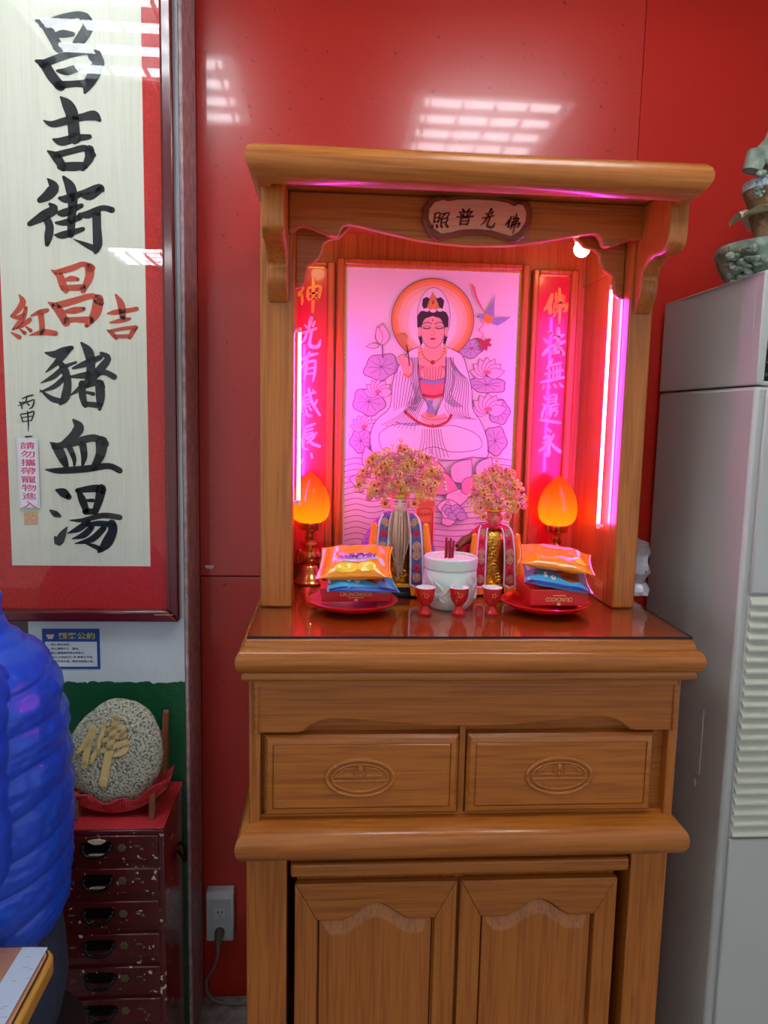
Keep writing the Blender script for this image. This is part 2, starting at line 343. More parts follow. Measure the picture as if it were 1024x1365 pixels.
gt = thing('glass_sheet', 'clear glass sheet with dark edge lying on the altar table top', 'glass sheet', (.28, 1.68, ZT+.0004))
MB().box(-.1555, .7165, 1.3995, 1.955, ZT+.0022, ZT+.0052).build('pane', clear('counter_glass', (250, 238, 230), 0, 1.5), gt)
ge = MB(); ge.box(-.156, .717, 1.3985, 1.3995, ZT+.0005, ZT+.005); ge.box(-.1566, -.156, 1.3985, 1.955, ZT+.0005, ZT+.005); ge.box(.7172, .7178, 1.3985, 1.955, ZT+.0005, ZT+.005)
ge.build('edge', pbr('glass_edge', (40, 26, 30), .15), gt)
ZC = 1.2244

# nested lower table with two arched doors
nt_ = thing('nested_table', 'reddish-brown nested lower table with arched panel doors under the altar ledge', 'cabinet', (.285, 1.68, 0))
box('top_board', WX(), nt_, -.075, .645, 1.458, 1.92, .690, .7195, .005)
box('body', WZ(), nt_, -.062, .625, 1.492, 1.91, .06, .690)
for x in (-.058, .581): box('foot', WD(), nt_, x, x+.04, 1.5, 1.54, 0, .06)
def arch(x, x0, x1, lo, hi):
    t = (x-x0)/(x1-x0); a = (t-.2)/.6
    return lo if a <= 0 or a >= 1 else lo+(hi-lo)*(.5-.5*math.cos(2*PI*a))**.9
for x0, x1 in ((-.066, .277), (.285, .627)):
    z0, z1, st = .075, .668, .046; yf, yb = 1.470, 1.4915
    dr = MB().box(x0+.004, x1-.004, 1.486, 1.4918, z0, z1-.004).build('door', WD(), nt_)
    xs = [x0+st+(x1-x0-2*st)*i/30 for i in range(31)]; lo, hi = .584, .622
    for a, b in ((x0, x0+st), (x1-st, x1)):
        ins = (a == x0)
        pts = [(a, z0), (b, z0+.07) if ins else (b, z0), (b, lo) if ins else (b, z1), (a, z1) if ins else (a, lo)]
        if not ins: pts = [(b, z0), (b, z1), (a, lo), (a, z0+.07)]
        MB().prism(pts, 'Y', yf, 1.486).build('stile', WD(), dr, bev=.0025)
    MB().prism([(x0+.0008, z1)]+[(x, arch(x, xs[0], xs[-1], lo, hi)) for x in xs]+[(x1-.0008, z1)], 'Y', yf, 1.486).build('top_rail', WX(), dr, bev=.0025)
    MB().prism([(x0+.0008, z0), (x1-.0008, z0), (x1-st, z0+.07), (x0+st, z0+.07)], 'Y', yf, 1.486).build('bottom_rail', WX(), dr, bev=.0025)
    def ring(ins, y, dz=0): 
        a, b = x0+st+ins, x1-st-ins; xx = [a+(b-a)*i/30 for i in range(31)]
        return [(a, y, z0+.07+ins), (b, y, z0+.07+ins)]+[(x, y, arch(x, xs[0], xs[-1], lo, hi)-ins*1.2) for x in xs[::-1] for x in [a+(b-a)*(x-xs[0])/(xs[-1]-xs[0])]]
    p = MB(); p.loft([ring(.003, 1.4855), ring(.0045, 1.4855), ring(.006, 1.4815), ring(.010, 1.4805), ring(.026, 1.4725), ring(.029, 1.4712), ring(.032, 1.4712)]); p.build('raised_panel', WD(), dr, smooth=30)

# ================================================================== shrine (upper cabinet)
sh = thing('altar_shrine', 'open wooden shrine with carved canopy and red interior standing on the altar table', 'shrine', (.28, 1.78, ZC))
ZR = 2.095
MB().molding([(-.05, 2.123), (.004, 2.123), (.016, 2.119), (.024, 2.111), (.0275, 2.100), (.0265, 2.089), (.022, 2.079), (.014, 2.070), (.006, 2.063), (-.004, 2.059), (-.014, 2.060), (-.018, 2.066), (-.019, 2.0946), (-.020, 2.0949)], -.133, .668, 1.427, 1.962).build('roof', WX(), sh, smooth=50)
for x0, x1 in ((-.154, -.083), (.637, .689)): box('post', WZ(), sh, x0, x1, 1.622, 1.66, ZC, ZR, .004)
for x0, x1 in ((-.150, -.109), (.642, .686)): box('side_panel', WR(), sh, x0, x1, 1.66, 1.955, ZC, ZR)
for x0, x1 in ((-.109, -.1045), (.637, .642)):
    box('side_trim', WR(), sh, x0, x1, 1.66, 1.678, ZC, ZR, .002); box('side_skirting', WR(), sh, x0-.001, x1+.001, 1.678, 1.944, ZC, ZC+.045, .001); box('side_trim', WR(), sh, x0, x1, 1.678, 1.944, 1.985, 1.989, .001)
box('back_board', WR(), sh, -.109, .642, 1.944, 1.9645, ZC, ZR)
# valance with its wavy lower edge
vl = [(-.094, 2.0945), (-.094, 2.012), (-.085, 2.016), (-.075, 2.024), (-.065, 2.027), (-.05, 2.024), (-.025, 2.015), (-.008, 2.009), (.002, 2.008), (.009, 2.012), (.013, 2.024), (.02, 2.032), (.03, 2.034), (.06, 2.029), (.11, 2.019), (.17, 2.008), (.22, 2.003), (.28, 2.000)]
vr = [(.56-x+.012, z) for x, z in vl[::-1][1:]]
MB().prism(vl+vr, 'Y', 1.598, 1.6215).build('valance', WS(), sh, bev=.003)
for pts in ([(-.0828, 2.094), (-.0828, 1.912), (-.072, 1.915), (-.062, 1.925), (-.060, 1.945), (-.057, 1.960), (-.045, 1.967), (-.034, 1.975), (-.026, 1.990), (-.024, 2.006), (-.012, 2.015), (.01, 2.02), (.04, 2.05), (.05, 2.094)],):
    MB().prism(pts, 'Y', 1.6602, 1.676).build('spandrel', WS(), sh, bev=.003)
    MB().prism([(.5537-x, z) for x, z in pts][::-1], 'Y', 1.6602, 1.676).build('spandrel', WS(), sh, bev=.003)
cp = [(1.6218, 2.0945), (1.476, 2.0945), (1.466, 2.06), (1.464, 2.01), (1.468, 1.99), (1.480, 1.979), (1.505, 1.975), (1.535, 1.978), (1.556, 1.975), (1.575, 1.962), (1.588, 1.945), (1.585, 1.93), (1.588, 1.912), (1.600, 1.897), (1.612, 1.882), (1.6218, 1.874)]
for x0, x1 in ((-.138, -.0945), (.6445, .683)): MB().prism(cp, 'X', x0, x1).build('corbel', WZ(), sh, bev=.006, seg=3)
# plaque on the valance
px_ = [(.210, 2.101), (.222, 2.098), (.245, 2.103), (.285, 2.106), (.33, 2.105), (.362, 2.100), (.376, 2.092), (.388, 2.098), (.398, 2.095), (.406, 2.075), (.404, 2.05), (.39, 2.025), (.372, 2.013), (.352, 2.018), (.325, 2.026), (.29, 2.028), (.255, 2.025), (.228, 2.016), (.208, 2.012), (.19, 2.025), (.177, 2.05), (.178, 2.075), (.19, 2.094)]
pxc = [(x, z-.007) for x, z in px_]
pl = MB().prism(pxc, 'Y', 1.584, 1.598).build('plaque', wood('plaque_rim', (104, 44, 24), (130, 62, 36), 'X'), sh, bev=.004)
cxp, czp = .291, 2.056
MB().prism([(cxp+(x-cxp)*.88, czp+(z-czp)*.74) for x, z in pxc], 'Y', 1.5828, 1.5842).build('plaque_face', wood('plaque_face', (206, 136, 108), (224, 158, 126), 'X'), pl)
# ------------------------------------------------ framed panels on the shrine's back
FRM = WZ()
GOLD = pbr('gold_fillet', (214, 160, 70), .35, metal=.6, var=.25, vscale=300)
def framed(name, label, cat, x0, x1, z0, z1, fx, paper):
    """x0..x1,z0..z1 is the picture; fx the rail widths (left,right,top,bottom)"""
    t = thing(name, label, cat, ((x0+x1)/2, 1.94, z0-fx[3])); a, b, c, d = fx; yb = 1.9438
    for (q0, q1, r0, r1) in ((x0-a, x0, z0-d, z1+c), (x1, x1+b, z0-d, z1+c), (x0, x1, z1, z1+c), (x0, x1, z0-d, z0)):
        m = MB().box(q0, q1, 1.926, yb, r0, r1); m.build('frame_rail', FRM, t, bev=.004)
    for (q0, q1, r0, r1) in ((x0+.004, x1-.005, z1-.004, z1),) if name == 'couplet_panel' else ((x0, x0+.004, z0, z1), (x1-.005, x1, z0, z1), (x0+.004, x1-.005, z1-.004, z1), (x0+.004, x1-.005, z0, z0+.004)):
        MB().box(q0, q1, 1.9365, yb, r0, r1).build('gold_fillet', GOLD, t)
    e_ = 0 if name == 'couplet_panel' else 1; p = MB().box(x0+.004*e_, x1-.005*e_, 1.9395, yb, z0+.004, z1-.004).build('sheet', paper, t)
    return t, p
PAP = pbr('painting_paper', (240, 236, 232), .35, coat=.15, coatr=.06)
gp, sheet = framed('framed_painting', 'framed painting of a white-robed seated figure with orange halo and lotuses on the shrine back', 'painting', .026, .476, 1.27, 2.018, (.020, .018, .016, .030), PAP)
RCP = pbr('couplet_red', (206, 26, 48), .28, coat=.3, coatr=.05)
cl, cls = framed('couplet_panel', 'framed red couplet panel with brushed characters beside the left post, left of the painting', 'couplet', -.0900, -.018, 1.29, 2.012, (.013, .020, .012, .03), RCP)
cr, crs = framed('couplet_panel', 'framed red couplet panel with brushed characters beside the orange-lit side wall, right of the painting', 'couplet', .5195, .602, 1.29, 2.012, (.016, .020, .012, .03), RCP)

# ------------------------------------------------ brush writing
def brush(name, strokes, fn, mat, parent, k=1.0):
    m = MB()
    for s in strokes: m.stroke([(x, y, ww*k) for x, y, ww in s], fn)
    return m.build(name, mat, parent, smooth=0)
def S(t):
    """'x,y,w x,y,w; ...' -> strokes"""
    return [[tuple(float(q) for q in p.split(',')) for p in s.split()] for s in t.split(';') if s.strip()]
def crop(ox, oy, sc_, Y):
    return lambda x, y, th: onY(ox+x/sc_, oy+y/sc_, Y)-Vector((0, th, 0))
LW = pbr('couplet_ink', (240, 205, 190), .4); LG = pbr('couplet_gold_ink', (250, 196, 70), .35, metal=.2)
fL = crop(370, 340, 4.55, 1.9394); fR = crop(680, 340, 4.55, 1.9394)
CL = ['120,240,9 140,222,14 158,205,9; 158,195,9 140,235,12 118,252,6; 148,240,12 150,275,13 148,300,8; 185,200,12 183,250,13 190,275,8; 185,200,11 250,188,13 262,200,10; 262,195,14 255,240,13 248,270,8; 188,235,9 250,228,10; 190,268,10 248,262,10; 215,140,10 218,200,16 213,345,13',
      '205,382,18 195,420,16 190,450,12; 225,405,12 215,430,12; 165,425,9 180,440,12; 135,475,8 180,465,14 235,445,12; 178,470,14 165,510,14 135,545,6; 208,462,13 196,520,15 200,552,18 245,555,18 260,515,8',
      '110,650,6 150,632,14 200,608,14 242,598,12; 195,590,12 170,650,13 130,705,6; 180,655,12 172,710,12 160,758,8; 180,652,10 225,640,13 232,655,12; 230,650,14 226,710,13 215,765,9; 182,690,8 222,682,8; 178,722,8 220,716,8',
      '150,862,9 190,845,13 225,832,9; 158,860,12 150,910,14 135,965,6; 170,880,8 195,872,9; 170,895,8 168,920,9; 170,898,8 195,892,9; 168,922,8 195,914,9; 190,812,12 205,880,14 230,930,15 258,972,10; 240,880,10 220,920,11; 215,820,9 230,835,11; 150,945,10 158,965,12; 175,940,9 180,970,14 205,975,14; 195,930,10 205,940,10',
      '165,1045,14 162,1100,14 155,1165,13 185,1180,6; 165,1045,12 205,1032,12 228,1022,8; 168,1068,8 215,1052,9; 168,1090,8 212,1075,9; 112,1128,8 165,1115,13 235,1080,12; 235,1078,10 215,1110,11 178,1140,8; 185,1118,11 215,1145,16 256,1160,14',
      '150,1240,10 135,1270,14; 205,1205,10 210,1230,10']
CRR = ['255,240,14 240,290,22 208,335,8; 240,290,18 243,350,18; 275,262,10 320,248,14 328,262,12; 325,252,12 318,285,10; 275,295,10 325,282,13; 272,295,12 268,345,12; 268,330,10 345,298,16; 345,300,16 338,335,14 325,342,10; 300,205,12 304,300,15 298,412,10; 280,230,10 283,320,12 265,375,8',
       '232,465,10 250,478,18; 205,508,10 222,525,18; 200,605,16 225,575,18 235,555,6; 262,505,10 300,495,18 325,485,12; 292,448,18 294,500,18 288,545,16; 245,555,12 290,540,16 330,525,14; 290,545,14 262,590,15 255,595,12; 255,595,14 310,585,16 ; 305,562,12 322,600,18',
       '255,635,12 240,665,13 222,690,6; 238,672,10 310,655,12; 212,722,10 260,712,12 318,698,12; 188,772,10 250,758,13 325,742,12; 237,690,9 240,750,10; 262,685,9 263,745,10; 285,680,9 284,742,10; 305,675,9 300,738,10; 205,795,12 200,810,10; 235,788,10 242,803,12; 268,785,10 278,800,12; 302,780,10 318,798,13',
       '205,858,10 215,872,14; 198,905,8 212,918,12 198,955,12 192,985,10; 180,1000,8 220,1005,15 305,1018,12; 235,858,9 232,905,10; 235,858,8 280,848,10 276,900,9; 238,876,7 276,868,8; 238,892,7 274,886,8; 225,918,9 290,905,10; 240,935,8 285,926,9; 250,920,9 235,965,10; 245,950,8 285,942,10 275,975,10; 255,950,8 240,985,8',
       '225,1052,12 245,1068,15; 205,1108,10 238,1098,15; 238,1098,15 236,1160,15 232,1215,17 215,1208,6; 178,1188,12 210,1160,10 222,1140,8; 200,1140,8 222,1132,8; 265,1090,12 248,1130,10; 240,1132,10 270,1165,15 302,1192,18']
PU = '30,5,10 38,16,10; 68,3,10 60,16,10; 15,22,8 85,18,10; 40,22,9 40,48,10; 60,20,9 60,46,10; 22,30,8 30,42,10; 80,26,9 70,40,8; 5,52,8 50,50,11 95,46,10; 30,60,9 30,98,10; 30,60,8 72,57,10 70,98,9; 32,76,7 68,75,7; 32,95,8 68,94,8'
ZH = '10,8,9 12,62,9; 10,8,8 38,5,9 36,60,9; 14,32,7 35,30,7; 13,58,8 36,56,8; 50,10,8 90,5,9 82,32,9; 68,10,9 48,38,8; 52,42,9 54,66,9; 52,42,8 86,38,9 82,64,9; 54,64,8 82,62,8; 10,78,9 4,95,10; 30,76,9 36,92,11; 55,75,9 62,91,11; 80,72,9 95,90,12'
for i, (t, k, sz) in enumerate(((ZH, 1.15, .029), (PU, 1.15, .031), (CL[1], 1.4, .035), (CRR[0], 1.3, .039))):
    st_k = S(t); xs_ = [p[0] for q in st_k for p in q]; ys_ = [p[1] for q in st_k for p in q]; hh = max(ys_)-min(ys_); cx_, cy_ = (max(xs_)+min(xs_))/2, (max(ys_)+min(ys_))/2
    ox_ = .2155+.0495*i; oz_ = 2.0475+(.005 if i in (1, 2) else -.004); tilt = (.10, .03, -.03, -.10)[i]
    brush('brush_character', st_k, lambda x, y, th: Vector((ox_+((x-cx_)*1.12-(y-cy_)*.15)*sz/hh-(y-cy_)*tilt*sz/hh*0, 1.5827-th, oz_-(y-cy_)*sz/hh+(x-cx_)*tilt*sz/hh*.6)), pbr('plaque_ink', (110, 30, 20), .5), pl, k)
for i, t in enumerate(CL): brush('brush_character', S(t), fL, LG if i == 0 else LW, cl, 1.3)
for i, t in enumerate(CRR): brush('brush_character', S(t), fR, LG if i == 0 else LW, cr, 1.35)

# ------------------------------------------------ the painting
PM = [pbr(n, c, .45) for n, c in (('paint_paper_white', (246, 242, 242)), ('paint_orange', (244, 158, 62)), ('paint_peach', (246, 208, 170)), ('paint_line', (120, 84, 128)), ('paint_hair', (62, 34, 50)),
      ('paint_skin', (244, 190, 170)), ('paint_rose', (226, 120, 130)), ('paint_leaf', (196, 184, 210)), ('paint_petal', (246, 214, 222)), ('paint_blue', (150, 160, 205)), ('paint_red', (190, 50, 60)), ('paint_gold', (214, 160, 90)), ('paint_robe', (244, 238, 244)), ('paint_petal_deep', (240, 160, 185)), ('paint_apricot', (246, 180, 108)), ('paint_cream', (248, 222, 196)))]
pa = MB(); fP = crop(440, 340, 3.657, 1.9392); LAY = [0]
def lay(): LAY[0] += 1; return .00002*LAY[0]
def poly(pts, mi):
    pa.cur = mi; th = lay(); pa.add([fP(x, y, th) for x, y in pts], [range(len(pts))])
def elp(cx, cy, rx, ry, mi, rot=0, n=36, line=0, wob=0):
    c, s = math.cos(rot), math.sin(rot); P = []
    for i in range(n):
        a = 2*PI*i/n; k = 1+wob*math.sin(5*a+cx); x, y = rx*k*math.cos(a), ry*k*math.sin(a); P.append((cx+x*c-y*s, cy+x*s+y*c))
    poly(P, mi)
    if line: ln(P+[P[0]], line)
def ln(pts, wd=3, mi=3):
    pa.cur = mi; pa.stroke([(p[0], p[1], wd) for p in pts], fP, lay())
def petal(cx, cy, l, wd, ang, mi, line=3):
    P = [];
    for t in range(13): q = t/12; P.append((q*l, wd*math.sin(PI*q**.8)*.5))
    for t in range(11, 0, -1): q = t/12; P.append((q*l, -wd*math.sin(PI*q**.8)*.5))
    c, s = math.cos(ang), math.sin(ang); P = [(cx+x*c-y*s, cy+x*s+y*c) for x, y in P]
    poly(P, mi); ln(P+[P[0]], line)
def leaf(cx, cy, rx, ry, rot=0):
    elp(cx, cy, rx, ry, 7, rot, 30, 4, .08)
    for i in range(9):
        a = 2*PI*i/9+.3; ln([(cx, cy), (cx+rx*.75*math.cos(a), cy+ry*.75*math.sin(a))], 2.2)
def flower(cx, cy, r, n=7):
    for i in range(n): petal(cx, cy+r*.3, r*1.25, r*.75, -PI+PI*(i+.5)/n, 8, 2.6)
    elp(cx, cy+r*.1, r*.25, r*.15, 6)
for a in ((250, 545, 85, 62, -.3), (190, 715, 78, 66, .2), (150, 905, 52, 58, 0), (690, 455, 62, 44, -.4), (765, 632, 92, 40, .1), (825, 765, 50, 60, 0), (805, 905, 55, 70, 0)): leaf(*a)
for a in ((235, 660, 60), (168, 830, 58), (765, 565, 70), (770, 745, 75)): flower(*a)
petal(255, 440, 105, 70, -PI/2, 8); petal(245, 435, 90, 34, -PI/2-.15, 8, 2.5); ln([(255, 440), (257, 500)], 6); petal(240, 440, 65, 26, PI-.1, 8, 2.5)
for r_, mi in ((202, 3), (198, 1), (184, 14), (168, 2), (146, 15)): elp(500, 316, r_, r_*1.0, mi, 0, 60)
elp(500, 330, 118, 135, 0)
elp(505, 300, 80, 140, 12, line=2.5)
poly([(425, 350), (424, 300), (440, 275), (460, 272), (448, 245), (452, 215), (468, 205), (485, 212), (500, 185), (520, 212), (540, 206), (556, 222), (552, 250), (545, 272), (566, 280), (578, 305), (576, 350), (565, 370), (440, 370)], 4)
poly([(432, 360), (446, 360), (446, 400), (452, 432), (440, 436), (430, 400)], 4); poly([(572, 360), (556, 360), (556, 400), (550, 432), (562, 436), (572, 400)], 4)
poly([(470, 265), (478, 235), (500, 178), (526, 235), (534, 265), (502, 275)], 11); elp(502, 240, 16, 18, 1); elp(470, 268, 14, 9, 12); elp(535, 268, 14, 9, 12); elp(502, 272, 16, 9, 12); elp(502, 232, 6, 10, 10)
poly([(462, 420), (540, 420), (548, 470), (590, 500), (560, 545), (440, 545), (415, 500), (455, 470)], 5)
elp(500, 372, 57, 82, 5, line=2.6); elp(437, 375, 9, 24, 5); elp(566, 375, 9, 24, 5)
poly([(444, 340), (446, 300), (500, 286), (556, 300), (558, 340), (545, 312), (500, 298), (456, 312)], 4)
for x in (472, 532): ln([(x-22, 338), (x, 328), (x+22, 336)], 3.5, 4); ln([(x-18, 356), (x, 360), (x+18, 355)], 5, 4); ln([(x-18, 350), (x, 347), (x+18, 350)], 2, 3)
ln([(503, 355), (508, 385), (500, 392), (490, 388)], 2.5, 6); elp(500, 409, 14, 5, 10); elp(500, 318, 4, 4, 10)
poly([(428, 540), (566, 540), (556, 690), (500, 705), (446, 690)], 6); elp(500, 575, 60, 40, 5)
for x in (455, 470, 485, 500, 515, 530, 545): ln([(x, 545), (x+(500-x)*.2, 608)], 3, 10)
ln([(438, 608), (500, 622), (562, 608)], 16, 9); ln([(438, 600), (500, 612), (562, 600)], 3); ln([(455, 682), (500, 690), (548, 680)], 12, 10)
for i in range(17):
    a = PI*i/16; elp(500-58*math.cos(a), 440+82*math.sin(a), 6, 6, 11, n=8)
elp(500, 524, 11, 11, 10, n=12)
Lr = [(430, 450), (385, 470), (335, 540), (305, 620), (292, 740), (225, 805), (195, 880), (205, 960), (300, 975), (395, 1000), (500, 985), (500, 840), (470, 720), (448, 690), (432, 600), (428, 500)]
Rr = [(570, 450), (640, 485), (668, 560), (690, 660), (695, 750), (735, 815), (765, 900), (765, 985), (690, 985), (600, 1000), (500, 985), (500, 840), (535, 730), (552, 690), (562, 600), (565, 500)]
poly(Lr, 12); ln(Lr, 3.5); poly(Rr, 12); ln(Rr, 3.5)
poly([(240, 870), (300, 830), (420, 820), (500, 840), (590, 830), (690, 860), (735, 900), (720, 950), (600, 960), (500, 940), (400, 965), (270, 955)], 0); ln([(240, 870), (300, 830), (420, 820), (500, 840), (590, 830), (690, 860), (735, 900), (725, 945), (600, 960), (500, 935), (400, 965), (270, 955), (240, 910), (240, 870)], 3)
for k in range(9):
    ln([(330+13*k, 555+12*k), (318+14*k, 650), (310+12*k, 760-5*k)], 2.6)
    ln([(585+6*k, 500+10*k), (600+9*k, 620), (560+14*k, 730+6*k), (600+14*k, 800)], 2.4)
    ln([(450+11*k, 850), (445+13*k, 910), (425+19*k, 985)], 2.6)
    ln([(395+9*k, 690), (350+10*k, 770), (250+20*k, 830+3*k)], 2.2)
for k in range(5):
    ln([(428-8*k, 500), (426-9*k, 600), (440-6*k, 700), (410-12*k, 760)], 2.4); ln([(567+8*k, 500), (566+10*k, 600), (552+10*k, 690), (600+12*k, 740)], 2.4)
ln([(365, 765), (430, 815), (500, 835), (565, 815), (590, 780)], 13, 10); ln([(320, 815), (380, 828), (440, 826)], 7, 9)
poly([(440, 780), (470, 760), (520, 785), (560, 770), (572, 795), (540, 818), (480, 826), (450, 810)], 5); ln([(440, 780), (480, 800), (540, 800), (570, 790)], 2.6)
poly([(478, 708), (502, 708), (498, 730), (512, 760), (500, 790), (475, 790), (468, 760), (482, 730)], 9); elp(488, 782, 20, 12, 11)
poly([(330, 500), (352, 485), (378, 500), (402, 520), (400, 575), (378, 600), (356, 570), (340, 530)], 5); ln([(330, 500), (352, 485), (378, 500), (402, 520), (400, 575), (378, 600)], 2.6); ln([(362, 580), (378, 592), (392, 582)], 9, 1)
ln([(386, 540), (380, 480), (372, 440)], 5, 4)
for k in range(9): a = -PI/2-.9+.2*k; ln([(366, 450), (350+45*math.cos(a)*.8, 425+42*math.sin(a))], 6, 11)
# bird with a string of beads
poly([(745, 295), (765, 285), (795, 305), (800, 325), (770, 335), (745, 320)], 1); poly([(755, 285), (790, 230), (803, 188), (798, 260), (800, 305)], 9); poly([(790, 310), (830, 305), (880, 303), (850, 325), (815, 345), (790, 335)], 9)
for k in range(3): ln([(748, 275), (715, 220-6*k), (688+7*k, 145+4*k)], 6-k, 6)
elp(735, 300, 14, 12, 9); ln([(725, 300), (716, 304)], 4, 4)
for k in range(12): a = k/12*2*PI; elp(735+10*math.sin(a*2), 325+9*k, 4, 4, 6, n=8)
for a in (-2.6, -.5, 1.2, 1.9, .3): petal(748, 430, 40, 20, a, 10, 2)
# lotus seat and swirling water below (same drawing units carried further down)
oy = (560-340)*3.657
def P2(cx, cy, l, wd, ang, mi): petal(cx, cy+oy, l, wd, ang, mi, 3.5)
for k in range(16):
    y = 195+28*k+oy
    ln([(70, y), (130, y-12), (200, y+4), (260+10*(k % 3), y-8)], 3); ln([(720-10*(k % 3), y+6), (790, y-10), (880, y)], 3)
    if k > 5: ln([(260, y), (420, y-10), (600, y+6), (760, y-8)], 3)
for (cx, cy, l, wd, an, mi) in ((205, 250, 130, 70, -PI/2-.25, 8), (170, 300, 80, 60, -PI+.2, 8), (270, 260, 120, 90, -1.1, 13), (430, 300, 150, 110, -2.2, 8), (600, 300, 140, 110, -.9, 8), (720, 280, 120, 80, -1.0, 8), (330, 330, 150, 110, -2.4, 13), (500, 340, 160, 140, -PI/2, 13), (420, 330, 150, 120, -.5, 13), (560, 380, 120, 90, -.1, 8), (480, 290, 150, 110, .3, 13), (640, 350, 120, 90, -.6, 13), (520, 420, 130, 80, .1, 8), (540, 500, 90, 60, -.4, 8), (560, 480, 90, 50, -1.4, 8)):
    P2(cx, cy, l, wd, an, mi)
for k in range(6): elp(570+14*k, 430+oy+18*(k % 3), 26, 20, 7, line=3, wob=.1)
pa.build('painted_figure', PM, gp, smooth=0)

# ================================================================== lights of the shrine
PINK = emis('pink_led', (255, 70, 250), PINK_POWER)
for x, yt, z0, z1, l in ((-.079, 1.80, 1.43, 1.846, 'pink LED tube on the inner side of the left shrine post'), (.625, 1.705, 1.395, 1.95, 'pink LED tube on the inner side of the right shrine post')):
    t = thing('led_tube', l, 'LED tube', (x, yt, z0), 'pink LED tubes in the shrine')
    s = 1 if x < 0 else -1
    MB().tube([(x, yt, z0+.012), (x, yt, z1-.012)], .0036, 12).build('tube', PINK, t)
    for q in (z0+.006, z1-.006): MB().box(x if x > 0 else -.1045, .6365 if x > 0 else x, yt-.003, yt+.003, q-.003, q+.003).build('clip', pbr('white_plastic', (230, 230, 232), .4), t)
    for a, b in ((z0, z0+.012), (z1-.012, z1)): MB().tube([(x, yt, a), (x, yt, b)], .0046, 12).build('end_cap', pbr('white_plastic', (230, 230, 232), .4), t)
BW = emis('warm_bulb', (255, 214, 150), BULB_POWER)
for x, y, l in ((.566, 1.75, 'round warm bulb in pink-lit socket near the right spandrel'), (-.045, 1.74, 'round warm bulb hidden behind the left spandrel')):
    t = thing('light_bulb', l, 'light bulb', (x, y, 2.094), 'warm bulbs under the shrine roof')
    dz = Vector((.35, 0, -1)).normalized() if x > 0 else Vector((0, 0, -1))
    c = Vector((x-.020*(x > 0), y, 2.0945))
    A = lambda q: c+dz*q
    MB().tube([A(0), A(.008), A(.0082), A(.030), A(.0302), A(.044)], [.024, .024, .014, .014, .012, .012], 20).build('socket', pbr('socket_white', (235, 232, 228), .4), t)
    MB().ell(A(.062), .0185, 20, 14).build('globe', BW, t)

# lotus-bud lamps
BRASS = pbr('polished_brass', (226, 168, 96), .16, metal=1)
def bud_mat(): return ramp_mat('orange_bud_glass', 'Z', 0, 1, [(0, (255, 118, 30)), (1, (255, 118, 30))], rough=.12, transl=.85, coat=.5)
def lotus_lamp(x, y, label):
    t = thing('lotus_lamp', label, 'lamp', (x, y, ZC), 'lotus-bud altar lamps')
    c = (x, y, ZC)
    MB().lathe([(.0, 0), (.040, 0), (.041, .004), (.036, .010), (.035, .016), (.028, .022), (.0265, .030), (.022, .036), (.0205, .042), (.016, .047)], c).build('foot', BRASS, t)
    MB().lathe([(.016, .047), (.022, .052), (.0285, .062), (.030, .072), (.026, .082), (.016, .087), (.013, .090), (.016, .094), (.0195, .099), (.0175, .105), (.012, .108), (.014, .112), (.0145, .116), (.0115, .119), (.0115, .130), (.013, .134)], c).build('stem', BRASS, t)
    g = MB()
    for i in range(10):
        a = 2*PI*i/10; g.tube([(x+.029*math.cos(a+.25*math.sin(q*PI/4))*(1-.1*abs(q-2)), y+.029*math.sin(a+.25*math.sin(q*PI/4))*(1-.1*abs(q-2)), ZC+.058+.0065*q) for q in range(5)], .0016, 5)
    g.build('engraving', BRASS, t)
    MB().lathe([(.012, .134), (.026, .136), (.0285, .139), (.0285, .154), (.026, .156)], c).build('cup', BRASS, t)
    pr = [(.028, .155), (.038, .160), (.0450, .170), (.0485, .184), (.0495, .198), (.0478, .213), (.0435, .229), (.036, .244), (.026, .258), (.0155, .269), (.007, .276), (.0015, .281)]
    v = MB(); n = 40; k = len(pr)
    v.loft([[(x+r*math.cos(2*PI*i/n), y+r*math.sin(2*PI*i/n), ZC+z) for i in range(n)] for r, z in pr], cap=False)
    b = v.build('bud_shade', bud_mat(), t, smooth=80)
    MB().ell((x, y, ZC+.176), (.013, .013, .018), 12, 10).build('inner_bulb', emis('candle_bulb', (255, 190, 90), 60*BUD_POWER), t)
lotus_lamp(-.0530, 1.872, 'orange lotus-bud lamp on brass stem beside the left shrine post')
lotus_lamp(.578, 1.872, 'orange lotus-bud lamp on brass stem against the orange-lit right side panel')

# ================================================================== things on the altar
# incense burner
pB = onZ(600, 806, ZC); bx_, by_ = .268, 1.640
t = thing('incense_burner', 'carved pale celadon incense burner between the two statues', 'incense burner', (bx_, by_, ZC))
CEL = pbr('pale_celadon', (205, 222, 212), .3, coat=.3, coatr=.1)
R0 = .059
MB().lathe([(0, 0), (.044, 0), (.047, .004), (.053, .012), (.0575, .03), (R0, .055), (R0, .083), (.0575, .085), (.0575, .088), (R0+.001, .090), (R0+.002, .106), (.0605, .112), (.057, .115), (.053, .112), (.052, .100)], (bx_, by_, ZC), 48).build('bowl', CEL, t)
m = MB(); random.seed(3)
for k in range(26):
    a = -PI+2*PI*k/26+random.uniform(-.05, .05); z = .028+.042*random.random(); q = random.choice((-1, 1)); P = []
    for j in range(9): s_ = j/8; aa = a+q*.22*math.sin(s_*5)*(1-s_*.5); P.append((bx_+(R0-.0019)*math.cos(aa), by_+(R0-.0019)*math.sin(aa), ZC+z-.016+.034*s_))
    m.tube(P, [.0022+.0022*math.sin(PI*j/8) for j in range(9)], 6)
m.build('dragon_relief', CEL, t)
